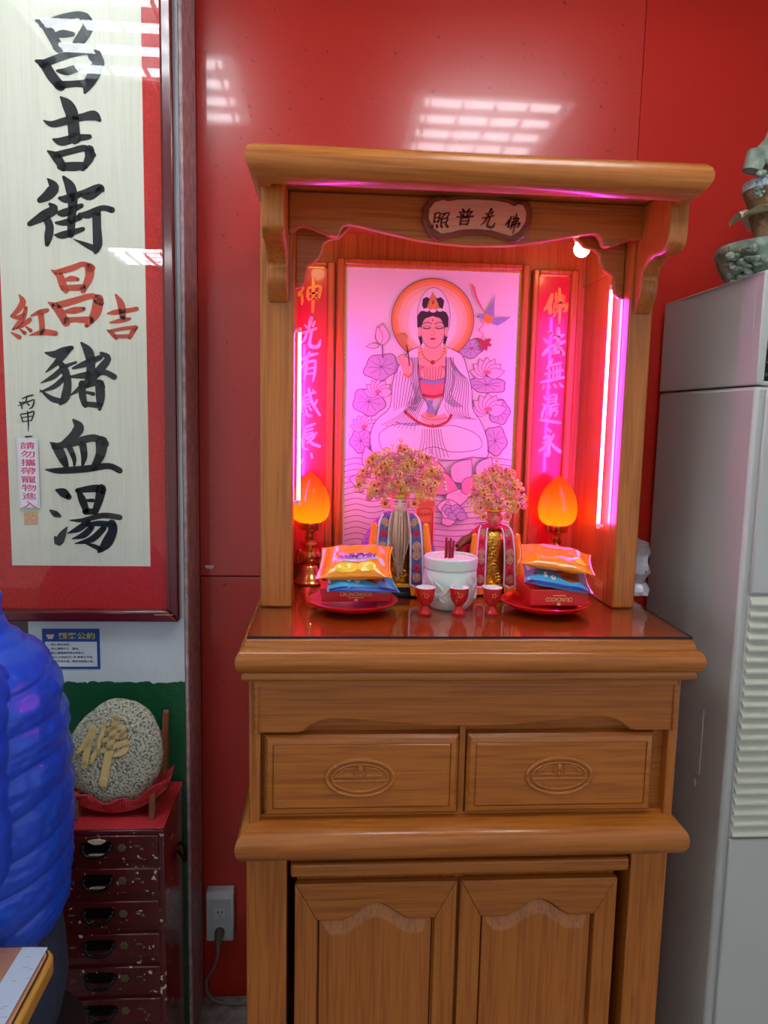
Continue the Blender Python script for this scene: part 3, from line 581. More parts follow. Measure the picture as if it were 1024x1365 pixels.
MB().prism([(bx_+.0535*math.cos(2*PI*i/32), by_+.0535*math.sin(2*PI*i/32)) for i in range(32)], 'Z', ZC+.102, ZC+.109).build('ash', pbr('incense_ash', (222, 214, 210), .95, bump=.25, bscale=250, bdist=.002, var=.12, vscale=200), t)
for i in range(5):
    x = bx_-.004+.0045*(i-2)+random.uniform(-.001, .001); y = by_+random.uniform(-.004, .004)
    s = MB().tube([(x, y, ZC+.095), (x+random.uniform(-.002, .002), y, ZC+.150+random.uniform(-.006, .006))], .0025, 6).build('incense_stick', pbr('incense_red', (150, 20, 36), .7), None)
    tag(s, 'short red incense stub standing in the pale burner', 'incense stick', 'burnt incense stubs')
# three cups
for px, l in ((567.5, 'small red footed cup nearest the orange and blue snack bags on the left plate'), (612.5, 'small red footed cup in the middle of the row of three'), (657, 'small red footed cup nearest the tilted right-hand plate')):
    p = onZ(px, 820, ZC); x, y = p.x, p.y+.012
    t = thing('offering_cup', l, 'cup', (x, y, ZC), 'row of three offering cups')
    MB().lathe([(0, 0), (.0150, 0), (.0155, .003), (.0125, .008), (.0085, .013), (.0078, .017), (.011, .022), (.0165, .029), (.0195, .038), (.0205, .048), (.0210, .0585), (.0202, .0585), (.019, .045), (.0165, .036), (.012, .030), (0, .028)], (x, y, ZC), 32).build('cup_body', pbr('red_lacquer', (190, 24, 28), .18, coat=.6, coatr=.04), t)
    MB().lathe([(0, .0465), (.0187, .0465), (.0196, .0586), (.0205, .0588), (.0211, .0585), (.0205, .0592), (.0194, .0592), (.0183, .048), (0, .0475)], (x, y, ZC), 32).build('white_lining', pbr('cup_white', (245, 238, 240), .25), t)
    d = MB()
    for a in (-PI/2-.65, -PI/2+.65): d.ell((x+.0202*math.cos(a), y+.0202*math.sin(a), ZC+.045), (.0022, .0012, .0022), 8, 6)
    d.build('dot', pbr('dot_dark', (120, 10, 20), .3), t)
    g = MB()
    for q in range(5): g.ell((x+.004*math.cos(2*PI*q/5), y-.0203, ZC+.044+.004*math.sin(2*PI*q/5)), (.0018, .0008, .0018), 6, 4)
    g.build('gold_flower', pbr('cup_gold', (220, 120, 60), .3, metal=.5), t)
# plates of sweets
PLR = pbr('red_plastic', (214, 16, 22), .22, coat=.3, coatr=.08)
def plate(x, y, label, R=.098):
    MBs = MB().lathe([(0, .0), (.052, 0), (.056, .002), (.074, .007), (.088, .0135), (R, .021), (R+.001, .0225), (R-.001, .0235), (.086, .0160), (.073, .0095), (.056, .0045), (0, .0040)], (x, y, ZC), 56)
    o = MBs.build('plate', PLR, None); me = o.data
    for v in me.vertices: v.co -= Vector((x, y, ZC))
    o.location = (x, y, ZC); tag(o, label, 'plate', 'red offering plates'); return o
def pillow_bag(name, label, cat, W, D, T, M, mat, seed, marks):
    """sealed snack bag: puffed middle, flat crimped ends along its width; M places it"""
    rnd = random.Random(seed); nx, ny = 34, 22; vs = []; fs = []
    def pt(u, v, s):
        x, y = (u-.5)*W, (v-.5)*D
        e = min(1, max(0, (min(u, 1-u)-.055)/.22)); g = min(1, max(0, min(v, 1-v)/.30))
        h = T*.5*math.sin(PI/2*e)**.8*math.sin(PI/2*g)**.7
        wr = noise.noise(Vector((x*42+seed, y*42, s)))*.16+noise.noise(Vector((x*95, y*60+seed, s*3)))*.10
        crim = .0012*math.sin(v*80) if e <= 0 else 0
        return Vector((x*(1-.06*g*(1-e)), y*(1-.05*math.sin(PI*u)), s*h*(1+wr)+crim+.006*math.sin(2.2*u+seed)))
    for s in (1, -1):
        for j in range(ny+1):
            for i in range(nx+1): vs.append(pt(i/nx, j/ny, s))
    k = (nx+1)*(ny+1)
    for j in range(ny):
        for i in range(nx):
            a = j*(nx+1)+i; fs += [(a, a+1, a+nx+2, a+nx+1), (k+a, k+a+nx+1, k+a+nx+2, k+a+1)]
    m = MB(); m.add(vs, fs); t = thing(name, label, cat, M.translation)
    m.v = [tuple(M @ Vector(p)) for p in m.v]; o = m.build('bag', mat, t, sub=1, smooth=180)
    marks(t, M, lambda u, v, s=1: M @ (pt(u, v, s)+Vector((0, 0, .0007*s))))
    return t
def patch(t, name, mat, F, outline, n=10, s=1):
    """a printed area lying on the bag's skin; outline in (u,v)"""
    cx = sum(p[0] for p in outline)/len(outline); cy = sum(p[1] for p in outline)/len(outline); m = MB(); K = len(outline); vs = [F(cx, cy, s)]
    for r in range(1, n+1):
        for (u, v) in outline: vs.append(F(cx+(u-cx)*r/n, cy+(v-cy)*r/n, s))
    fs = [(0, 1+i, 1+(i+1) % K) for i in range(K)]
    for r in range(n-1): fs += [(1+r*K+i, 1+(r+1)*K+i, 1+(r+1)*K+(i+1) % K, 1+r*K+(i+1) % K) for i in range(K)]
    return m.add(vs, fs).build(name, mat, t, smooth=180)
def bag_text(t, body, mat, F, u0, u1, v0, v1, flip=False, s=1, bold=.02, shear=0):
    c = bpy.data.curves.new('text', 'FONT'); c.body = body; c.offset = bold; c.resolution_u = 2; c.shear = shear; q = bpy.data.objects.new('text', c); col.objects.link(q)
    me = bpy.data.meshes.new_from_object(q.evaluated_get(bpy.context.evaluated_depsgraph_get())); bpy.data.objects.remove(q)
    bm = bmesh.new(); bm.from_mesh(me); bmesh.ops.triangulate(bm, faces=bm.faces); bmesh.ops.subdivide_edges(bm, edges=[e for e in bm.edges if e.calc_length() > .25], cuts=2, use_grid_fill=True); bm.to_mesh(me); bm.free()
    xs = [v.co.x for v in me.vertices]; ys = [v.co.y for v in me.vertices]; off = root_loc(t)
    for v in me.vertices:
        a, b = (v.co.x-min(xs))/(max(xs)-min(xs)), (v.co.y-min(ys))/(max(ys)-min(ys))
        if flip: a, b = 1-a, 1-b
        d = (F(.5, .5, s)-F(.5, .5, -s)).normalized(); v.co = F(u0+(u1-u0)*a, v0+(v1-v0)*b, s)+d*.0040-off
    me.materials.clear(); me.materials.append(mat); o = bpy.data.objects.new('lettering', me); col.objects.link(o); o.parent = t; return o
ORG = pbr('orange_foil', (250, 146, 22), .25, coat=.4, coatr=.1); BLU = pbr('blue_foil', (70, 170, 220), .25, coat=.4, coatr=.1)
PUR = pbr('print_purple', (86, 50, 140), .35); LIL = pbr('print_lilac', (226, 206, 240), .35); YEL = pbr('print_yellow', (252, 206, 40), .3, coat=.3); NAVY = pbr('print_navy', (24, 60, 160), .3); CHOC = pbr('print_brown', (136, 72, 44), .35, var=.4, vscale=90); REDP = pbr('print_red', (216, 44, 60), .35); WHT = pbr('print_white', (240, 240, 240), .4); GLD = pbr('print_gold', (236, 200, 140), .4)
def ov(cx, cy, rx, ry, n=20): return [(cx+rx*math.cos(2*PI*i/n), cy+ry*math.sin(2*PI*i/n)) for i in range(n)]
def orange_marks(t, M, F):
    patch(t, 'logo_patch', LIL, F, ov(.52, .34, .31, .12)); bag_text(t, 'HI-CHEW', PUR, F,   .26, .78, .27, .42, True, bold=.045, shear=.2)
    patch(t, 'fruit_print', YEL, F, ov(.40, .13, .16, .08)); patch(t, 'fruit_print', YEL, F, ov(.66, .14, .12, .08)); patch(t, 'flower_print', pbr('print_pink', (244, 150, 160), .35), F, ov(.86, .66, .06, .1)); patch(t, 'flower_print', LIL, F, ov(.87, .30, .05, .09))
def blue_marks(t, M, F):
    patch(t, 'navy_edge', NAVY, F, [(.03, .01), (.97, .01), (.97, .09), (.03, .09)]); patch(t, 'sweet_print', CHOC, F, [(.46, .52), (.56, .20), (.70, .14), (.83, .25), (.84, .6), (.7, .8), (.52, .75)])
    patch(t, 'lilac_corner', LIL, F, [(.04, .5), (.2, .5), (.3, .95), (.04, .95)]); patch(t, 'heart_print', REDP, F, ov(.17, .30, .028, .07)); patch(t, 'dot_print', WHT, F, ov(.43, .22, .035, .08)); patch(t, 'dot_print', CHOC, F, ov(.43, .22, .020, .05)); bag_text(t, 'S', WHT, F, .29, .34, .14, .30)
def choco_box(M, W, D, T, label, flip):
    t = thing('chocolate_box', label, 'box', M.translation); m = MB().box(-W/2, W/2, -D/2, D/2, 0, T).rot(M); m.build('carton', pbr('red_carton', (206, 22, 26), .38), t, bev=.0015)
    R = (M.to_3x3() @ Vector((1, 0, 0)))*(-1 if flip else 1); U = (M.to_3x3() @ Vector((0, 0, 1)))*(-1 if flip else 1); sg = -1 if flip else 1
    b = lambda x, z: M @ Vector((x, -D/2-.0004, T/2+z))
    text('lettering', 'CRUNCHOCO', T*.27, GLD, t, b(0, T*.10*sg), R, U, width=W*.46); tiny = MB()
    for k in range(9): q = b(0, -T*.16*sg)+R*(k-4)*W*.025; tiny.add([q+R*x+U*z for x, z in ((-.0011, -.001), (.0011, -.001), (.0011, .001), (-.0011, .001))], [(0, 1, 2, 3)])
    tiny.build('fine_print', GLD, t)
    c = b(0, T*.40*sg) if flip else b(0, -T*.36); m = MB(); S_ = .0035
    m.add([c+R*x*S_+U*z*S_ for x, z in ((-1, -.8), (1, -.8), (1, .8), (-1, .8))], [(0, 1, 2, 3)]); m.build('crest', GLD, t); return t
def place(x, y, z, rz, rx=0, ry=0): return Matrix.Translation((x, y, z)) @ Matrix.Rotation(rz, 4, 'Z') @ Matrix.Rotation(ry, 4, 'Y') @ Matrix.Rotation(rx, 4, 'X')
xl, yl = .050, 1.612
plate(xl, yl, 'red plastic plate beside the left lotus lamp, holding a chocolate box and two snack bags')
choco_box(place(xl+.004, yl+.006, ZC+.0235, .03), .150, .085, .028, 'red chocolate box with upright lettering on the plate beside the left lamp', False)
pillow_bag('snack_bag', 'light blue snack bag under the orange bag on the plate beside the left lamp', 'snack bag', .156, .125, .026, place(xl+.014, yl-.012, ZC+.0680, .10, .24, -.03), BLU, 2, blue_marks)
pillow_bag('snack_bag', 'orange sweets bag with upside-down purple lettering on top of the stack beside the left lamp', 'snack bag', .162, .140, .046, place(xl+.004, yl-.004, ZC+.1050, -.08, .33, .02), ORG, 5, orange_marks)
xr, yr = .478, 1.607
plate(xr, yr, 'red plastic plate beside the right post, holding a tilted chocolate box and two snack bags')
choco_box(place(xr+.014, yr+.010, ZC+.0240, -.02, 0, .0), .125, .140, .034, 'red chocolate box with upside-down lettering on the plate beside the right post', True)
pillow_bag('snack_bag', 'light blue snack bag under the orange bag on the plate beside the right post', 'snack bag', .150, .120, .026, place(xr+.020, yr-.006, ZC+.0775, -.16, .20, .08), BLU, 9, blue_marks)
def orange2(t, M, F):
    patch(t, 'fruit_print', YEL, F, ov(.80, .25, .1, .1)); patch(t, 'flower_print', pbr('print_pink', (244, 150, 160), .35), F, ov(.5, .72, .22, .12))
pillow_bag('snack_bag', 'orange sweets bag tilted on top of the stack beside the right post', 'snack bag', .168, .120, .034, place(xr+.020, yr+.006, ZC+.113, -.20, .22, .17), ORG, 12, orange2)

# ------------------------------------------------ statues
GLDM = pbr('statue_gold', (226, 178, 70), .25, metal=.9, bump=.6, bscale=120, bdist=.004); WIRE = pbr('crown_gold', (248, 196, 110), .3, metal=.35); BEAD = pbr('crown_bead', (244, 190, 196), .15, coat=.6); GEM = pbr('crown_red', (206, 50, 70), .35)
TAS = pbr('tassel_orange', (250, 140, 30), .6); BLK = pbr('black_lacquer', (18, 12, 14), .3); TRIM = pbr('trim_white', (226, 214, 232), .7); ROUND = pbr('embroidery_peach', (240, 186, 150), .6, bump=1, bscale=400); REDE = pbr('embroidery_red', (206, 24, 50), .6)
def statue(x, y, label, sc_, face, capeM, bandM, crown_w, crown_h, beard, seed, sleeve=False):
    rnd = random.Random(seed); t = thing('deity_statue', label, 'statue', (x, y, ZC)); G = lambda a, b, c: (x+a*sc_, y+b*sc_, ZC+c*sc_)
    def mb(): return MB()
    # stepped base
    b = MB()
    for (w_, d_, z0, z1) in ((.055, .05, 0, .010), (.047, .043, .010, .016), (.052, .047, .016, .022)): b.box(*[q for q in (x-w_*sc_, x+w_*sc_, y-d_*sc_, y+d_*sc_)], ZC+z0*sc_, ZC+z1*sc_)
    b.build('base', BLK, t, bev=.001)
    b = MB(); b.box(x-.046*sc_, x+.046*sc_, y-.048*sc_, y+.045*sc_, ZC+.0215*sc_, ZC+.030*sc_); b.build('base_gold_rim', GLDM, t, bev=.001)
    # body: robed, seated
    prof = [(.036, .030), (.042, .045), (.041, .07), (.038, .10), (.040, .13), (.043, .155), (.036, .172), (.020, .184), (.014, .195)]
    rings = [[G(r*1.05*math.cos(2*PI*i/28)*(1+.05*math.sin(6*2*PI*i/28+z*60)), r*.8*math.sin(2*PI*i/28), z) for i in range(28)] for r, z in prof]
    MB().loft(rings).build('body', GLDM, t, smooth=70)
    kn = MB()
    for k in range(14): a = rnd.uniform(-.5, .5); z = .035+.009*k; kn.tube([G(.03*math.sin(a)+.008*math.cos(q*1.1), -.036-.002*math.sin(q), z+.008*math.sin(q*1.1)) for q in range(6)], .0022*sc_, 6, True)
    kn.build('carved_relief', GLDM, t)
    # head with a face
    hz = .214; hd = MB(); n, k = 24, 18; vs = []
    for i in range(k+1):
        ph = -PI/2+PI*i/k
        for j in range(n):
            th = 2*PI*j/n; px = math.cos(ph)*math.cos(th); py = math.cos(ph)*math.sin(th); pz = math.sin(ph)
            jaw = 1-.22*max(0, -pz); xx, yy, zz = .0215*px*jaw, .023*py, .029*pz
            if py < -.5:
                f_ = (-py-.5)*2
                yy -= .0065*math.exp(-(px/.18)**2-((pz+.06)/.22)**2)*f_          # nose
                yy -= .0022*math.exp(-(px/.3)**2-((pz+.48)/.10)**2)*f_           # lips
                for s in (-1, 1): yy += .003*math.exp(-((px-.36*s)/.17)**2-((pz-.1)/.11)**2)*f_; yy -= .0016*math.exp(-((px-.36*s)/.2)**2-((pz-.28)/.08)**2)*f_
            vs.append(G(xx, yy-.012, hz+zz))
    hd.add(vs, [(i*n+j, i*n+(j+1) % n, (i+1)*n+(j+1) % n, (i+1)*n+j) for i in range(k) for j in range(n)])
    hd.ell(G(-.0225, -.010, hz), (.004*sc_, .005*sc_, .010*sc_), 8, 6); hd.ell(G(.0225, -.010, hz), (.004*sc_, .005*sc_, .010*sc_), 8, 6)
    hd.tube([G(0, -.008, .188), G(0, -.010, .20)], .011*sc_, 12)
    head = hd.build('head', face, t, smooth=80)
    e = MB()
    for s in (-1, 1):
        e.tube([G(s*.0035+s*.0024*q, -.0338+.0009*q, hz+.0025-.0006*(q-2)**2*.4) for q in range(5)], .0007*sc_, 5); e.tube([G(s*.003+s*.0028*q, -.0345+.001*q, hz+.0085+.0008*math.sin(q*.8)) for q in range(5)], .0008*sc_, 5)
    e.tube([G(-.005+.0025*q, -.0345+.0004*abs(q-2), hz-.0125-.0006*(1-abs(q-2)/2)) for q in range(5)], .0008*sc_, 5)
    e.build('painted_features', pbr('face_ink', (70, 24, 40), .5), head)
    if beard:
        bd = MB(); bl = MB()
        for k in range(46):
            u = -1+2*k/45; x0 = .0185*u; L_ = (.158-.045*abs(u)**1.5)+rnd.uniform(-.012, .008); dy = rnd.uniform(-.004, .003); sw = rnd.uniform(-.15, .15)
            (bl if k % 3 == 0 else bd).tube([G(x0*(1+.35*math.sin(PI*q/9))*(1-.35*max(0, q-5)/4)+.004*sw*q/9, -.040+dy-.010*math.sin(PI*min(1, q/7))*(1-.5*abs(u)), hz-.012-L_*q/9) for q in range(10)], [.0019*sc_*(1-.55*q/9) for q in range(10)], 5)
        bd.build('beard', pbr('beard_grey', (150, 124, 96), .7), t); bl.build('beard_highlights', pbr('beard_light', (214, 188, 166), .7), t)
        ms = MB()
        for s in (-1, 1):
            ms.tube([G(s*(.002+.003*q), -.0375-.001*q, hz-.010-.0045*q**1.5) for q in range(7)], [.0018*sc_*(1-.1*q) for q in range(7)], 5)
        ms.tube([G(0, -.041, hz-.016-.012*q) for q in range(5)], [.006*sc_, .006*sc_, .005*sc_, .004*sc_, .002*sc_], 8)
        ms.build('moustache', pbr('beard_pale', (214, 184, 176), .7), t)
    # cape: flared shell, open at the front
    n = 36; rings = []
    for q in range(9):
        s_ = q/8; z = .190-.165*s_; r = .034+.064*s_**.55+.010*s_; ring = []
        for i in range(n+1):
            a = -PI/2+.62-.25*s_*0+(2*PI-1.24)*i/n; rr = r*(1+.05*math.sin(9*a)*s_); ring.append(G(rr*1.08*math.cos(a), rr*.78*math.sin(a)+.006, z))
        rings.append(ring)
    cp_ = MB(); cp_.loft(rings, cap=False, closed=False); co = cp_.build('cape', capeM, t, smooth=70); md = co.modifiers.new('thickness', 'SOLIDIFY'); md.thickness = .002
    for s in (-1, 1):
        # embroidered stole hanging down the front, its trim, roundels, tassel and fringe
        path = [(s*.026, -.020, .192), (s*.034, -.036, .180), (s*.038, -.046, .150), (s*.040, -.052, .110), (s*.041, -.055, .070), (s*.042, -.056, .030)]
        P = curve3(path, 4); st = MB(); tr = MB()
        wd = .0155; dx = Vector((1, -.25*s if s > 0 else .25, 0)).normalized()
        A = [Vector(p)-dx*wd*(.75+.25*i/len(P)) for i, p in enumerate(P)]; B = [Vector(p)+dx*wd*(.75+.25*i/len(P)) for i, p in enumerate(P)]
        th = Vector((0, .003, 0)); st.loft([[G(*a), G(*b), G(*(b+th)), G(*(a+th))] for a, b in zip(A, B)]); o_ = st.build('stole', bandM, t, smooth=60)
        for E_ in (A, B): tr.tube([G(*p) for p in E_], .0026*sc_, 6)
        tr.tube([G(*A[-1]), G(*(Vector(P[-1])+Vector((0, 0, -.008)))), G(*B[-1])], .003*sc_, 6); tr.build('stole_trim', TRIM, o_)
        for k_, big in ((5, 1), (8, 0), (11, 1), (13, 1), (16, 0), (18, 1)):
            mm = MB(); c = Vector(P[min(k_, len(P)-1)]); R_ = .0085 if big else .006
            mm.tube([G(c.x+R_*math.cos(a), c.y-.0015, c.z+R_*1.2*math.sin(a)) for a in [2*PI*q/12 for q in range(12)]], .0018*sc_, 5, True); mm.ell(G(c.x, c.y-.001, c.z), (R_*.8*sc_, .002*sc_, R_*.95*sc_), 8, 6)
            mm.build('roundel' if big else 'rosette', ROUND if big else REDE, o_)
        fr = MB()
        for i in range(11):
            u = i/10; c = A[-1].lerp(B[-1], u); fr.tube([G(c.x, c.y, .028), G(c.x+s*.003+rnd.uniform(-.002, .002), c.y-.003, .002+rnd.uniform(0, .003))], .0016*sc_, 5)
        fr.build('fringe', TAS, o_)
        ts = MB(); tx = s*.060
        ts.ell(G(tx, -.050, .168), (.0075*sc_, .0075*sc_, .008*sc_), 10, 8)
        for i in range(16):
            a = 2*PI*i/16; ts.tube([G(tx+.005*math.cos(a), -.052+.005*math.sin(a), .166), G(tx+s*.006+.007*math.cos(a), -.060+.007*math.sin(a), .11), G(tx+s*.009+.0085*math.cos(a), -.064+.008*math.sin(a), .058+rnd.uniform(-.004, .004))], .0021*sc_, 5)
        ts.build('tassel', TAS, t)
        sv = MB(); sv.loft([[G(s*(.042+.044*q/4)+(.014+.006*q/4)*math.cos(a), -.012-.014*q/4+.013*math.sin(a), .172-.120*q/4) for a in [2*PI*i/12 for i in range(12)]] for q in range(5)]); sv.build('sleeve', capeM, t, smooth=70)
    cl_ = MB(); cl_.tube([G(.024*math.cos(a), -.010+.022*math.sin(a), .190) for a in [2*PI*i/16 for i in range(16)]], .0055*sc_, 8, True); cl_.build('collar', capeM, t)
    if sleeve:
        ar = MB(); ar.tube([G(-.05, -.01, .16), G(-.085, -.03, .150), G(-.105, -.045, .135)], [.014*sc_, .013*sc_, .010*sc_], 10); ar.tube([G(-.10, -.045, .135), G(-.118, -.05, .10), G(-.115, -.05, .075)], [.006*sc_, .006*sc_, .008*sc_], 8)
        ar.build('raised_arm', pbr('arm_brown_gold', (130, 70, 40), .35, metal=.3, bump=.5, bscale=150), t)
    # crown: band, wire filigree, flowers, beads on springs
    cz = hz+.017; bnd = MB(); bnd.lathe([(.024, 0), (.026, .002), (.026, .012), (.023, .016), (.021, .030), (.014, .040)], G(0, -.010, cz), 24, sc_, sc_); 
    bnd.v = [(x+(p[0]-x), p[1], ZC+cz*sc_+(p[2]-ZC-cz*sc_)*sc_) for p in bnd.v]; crn = bnd.build('crown_cap', GLDM, t)
    fil = MB(); pfil = MB(); bead = MB(); red = MB()
    for k in range(170):
        a = rnd.uniform(-1.6, 1.6); rr = rnd.uniform(.05, 1)**.6; px = crown_w*math.sin(a)*rr; pz = cz+.012+crown_h*max(0, math.cos(a))**.75*rr*.95+.008*rnd.random(); py = -.034-.016*rnd.random()
        c = G(px, py, pz); R_ = rnd.uniform(.005, .0105)*sc_; tl = rnd.uniform(-.5, .5)
        fl_ = pfil if k % 5 in (1, 3) else fil
        fl_.tube([(c[0]+R_*math.cos(q), c[1]+R_*tl*math.sin(q), c[2]+R_*math.sin(q)) for q in [2*PI*i/8 for i in range(8)]], .0014*sc_, 4, True)
        for q in range(5): aa = 2*PI*q/5+k; fl_.ell((c[0]+R_*.6*math.cos(aa), c[1]-.001, c[2]+R_*.6*math.sin(aa)), R_*.3, 5, 4)
        (bead if k % 3 else red).ell((c[0], c[1]-.003*sc_, c[2]), (.0026 if k % 3 else .0032)*sc_, 7, 5)
    for k in range(46):
        px = crown_w*rnd.uniform(-.75, .75); c = G(px, -.040-.006*rnd.random(), cz+.014+.014*rnd.random()+(.020*rnd.uniform(-1, .6) if abs(px) > .034 else 0)); R_ = rnd.uniform(.005, .009)*sc_; fl_ = pfil if k % 3 == 1 else fil
        fl_.tube([(c[0]+R_*math.cos(q), c[1], c[2]+R_*math.sin(q)) for q in [2*PI*i/8 for i in range(8)]], .0014*sc_, 4, True)
        for q in range(5): aa = 2*PI*q/5+k; fl_.ell((c[0]+R_*.6*math.cos(aa), c[1]-.001, c[2]+R_*.6*math.sin(aa)), R_*.3, 5, 4)
        if k % 2: bead.ell((c[0], c[1]-.003*sc_, c[2]), .0026*sc_, 7, 5)
    for k in range(46):
        a = -1.5+3.0*k/45+rnd.uniform(-.05, .05); e_ = (crown_w*1.05*math.sin(a), -.035-.01*rnd.random(), cz+.008+crown_h*1.06*max(0, math.cos(a))**.8*rnd.uniform(.75, 1.05))
        fil.tube([G(e_[0]*.3, -.018, cz+.012), G(e_[0]*.7, -.03, (cz+e_[2])/2+.006), G(*e_)], .0007*sc_, 4); bead.ell(G(*e_), .0042*sc_, 8, 6)
    fil.tube([G(0, -.025, cz+crown_h*.9), G(0, -.025, cz+crown_h*1.28)], .0012*sc_, 5); bead.ell(G(0, -.025, cz+crown_h*1.28), .005*sc_, 8, 6); red.ell(G(0, -.025, cz+crown_h*1.14), .0055*sc_, 8, 6)
    for s in (-1, 1):
        c = G(s*.034, -.032, cz-.012)
        for q in range(10): aa = 2*PI*q/10; fil.ell((c[0]+.009*sc_*math.cos(aa), c[1], c[2]+.009*sc_*math.sin(aa)), .0036*sc_, 6, 5)
        red.ell(c, .005*sc_, 8, 6)
    pfil.build('pink_filigree', pbr('crown_pink', (244, 140, 158), .35, metal=.2), crn, smooth=60)['kind'] = 'stuff'
    f_ = fil.build('filigree', WIRE, crn, smooth=60); bead.build('beads', BEAD, crn, smooth=60)['kind'] = 'stuff'; red.build('pompoms', GEM, crn, smooth=60)['kind'] = 'stuff'; f_['kind'] = 'stuff'
    return t
statue(.160, 1.772, 'bearded statue in purple embroidered cape and wide golden crown standing before the painting', 1.0, pbr('face_pale', (236, 190, 178), .4), pbr('cape_purple', (120, 84, 150), .6, var=.4, vscale=120, bump=.6, bscale=200), pbr('stole_blue', (74, 84, 140), .6, var=.3, vscale=200), .102, .106, True, 11)
statue(.392, 1.785, 'beardless statue in red cape and tall golden crown between the burner and right plate', .86, pbr('face_rose', (220, 120, 110), .35), pbr('cape_red', (196, 30, 60), .6, var=.3, vscale=120, bump=.6, bscale=200), pbr('stole_red', (188, 36, 70), .6, var=.3, vscale=200), .076, .112, False, 23, True)
# orange tablet standing behind the bearded statue
tb = thing('wooden_tablet', 'orange upright tablet with a red outlined panel of script behind the bearded statue', 'tablet', (.238, 1.885, ZC))
TBM = pbr('tablet_orange', (232, 120, 70), .5); TRD = pbr('tablet_red', (186, 40, 36), .5)
box('board', TBM, tb, .215, .262, 1.881, 1.889, ZC, ZC+.215, .003)
MB().prism([(.219+.043*i/8, ZC+.2085+(.007 if i % 2 else .0)) for i in range(9)]+[(.262, ZC+.200), (.219, ZC+.200)], 'Y', 1.880, 1.890).build('crest', TBM, tb)
o = [(.2195, ZC+.02), (.2195, ZC+.180), (.224, ZC+.190), (.2385, ZC+.193), (.253, ZC+.190), (.2575, ZC+.180), (.2575, ZC+.02)]
MB().tube([(a, 1.8805, b) for a, b in o], .0013, 6, True).build('outline', TRD, tb)
ww = MB()
for r in range(6):
    for c in range(3): ww.tube([(.227+.0105*c+q*.002-.002, 1.8805, ZC+.176-.024*r+(.004 if q % 2 else -.003)) for q in range(4)], .0009, 5)
ww.build('script', TRD, tb)
# small red cloth and cable at the left lamp
tag(MB().add([(-.080+.05*i/12, 1.895+.018*j/5-.02*(i/12), ZC+.002+.012*abs(math.sin(i*.8+j))*(j/5)+.026*(j/5)) for j in range(6) for i in range(13)], [(j*13+i, j*13+i+1, (j+1)*13+i+1, (j+1)*13+i) for j in range(5) for i in range(12)]).build('red_cloth', pbr('cloth_red', (190, 30, 56), .7), None), 'crumpled red cloth tucked behind the left lotus lamp', 'cloth')

# ================================================================== framed calligraphy on the left wall
fc = thing('framed_calligraphy', 'tall framed calligraphy in black and red brush characters on a red mat', 'framed calligraphy', (-.589, 1.80, 1.148))
FD = pbr('frame_maroon', (92, 16, 22), .25, coat=.5, coatr=.08)
XA, XB, ZA, ZB = -.820, -.358, 1.148, 2.70
fwid = .028
def rail(pts, name='frame_rail'): return MB().prism(pts, 'Y', 1.768, 1.7996).build(name, FD, fc, bev=.006, seg=3)
rail([(XB, ZA), (XB, ZB), (XB-fwid, ZB-fwid), (XB-fwid, ZA+fwid)]); rail([(XA, ZA), (XA+fwid, ZA+fwid), (XA+fwid, ZB-fwid), (XA, ZB)]); rail([(XA, ZA), (XB, ZA), (XB-fwid, ZA+fwid), (XA+fwid, ZA+fwid)]); rail([(XA, ZB), (XA+fwid, ZB-fwid), (XB-fwid, ZB-fwid), (XB, ZB)])
box('mat_board', pbr('red_mat', (202, 34, 30), .7, bump=.4, bscale=500, bdist=.002, var=.12, vscale=300), fc, XA+fwid, XB-fwid, 1.791, 1.7994, ZA+fwid, ZB-fwid)
PAPER = wood('ivory_silk_paper', (226, 224, 206), (237, 235, 220), 'Z', .7, 0)
pp = box('paper_sheet', PAPER, fc, -.747, -.428, 1.7900, 1.791, 1.279, 2.572)
sw = MB()
chipm = pbr('chip_gold', (200, 150, 90), .6)
sw.box(-.415, -.372, 1.7672, 1.7682, 1.1655, 1.1675); sw.build('worn_edge', chipm, fc)
INK = pbr('black_ink', (26, 30, 34), .7); RINK = pbr('red_ink', (206, 74, 50), .7)
g1 = crop(0, 0, 3.792, 1.7898); g2 = crop(0, 320, 3.792, 1.7898); g3 = crop(0, 560, 3.792, 1.7898)
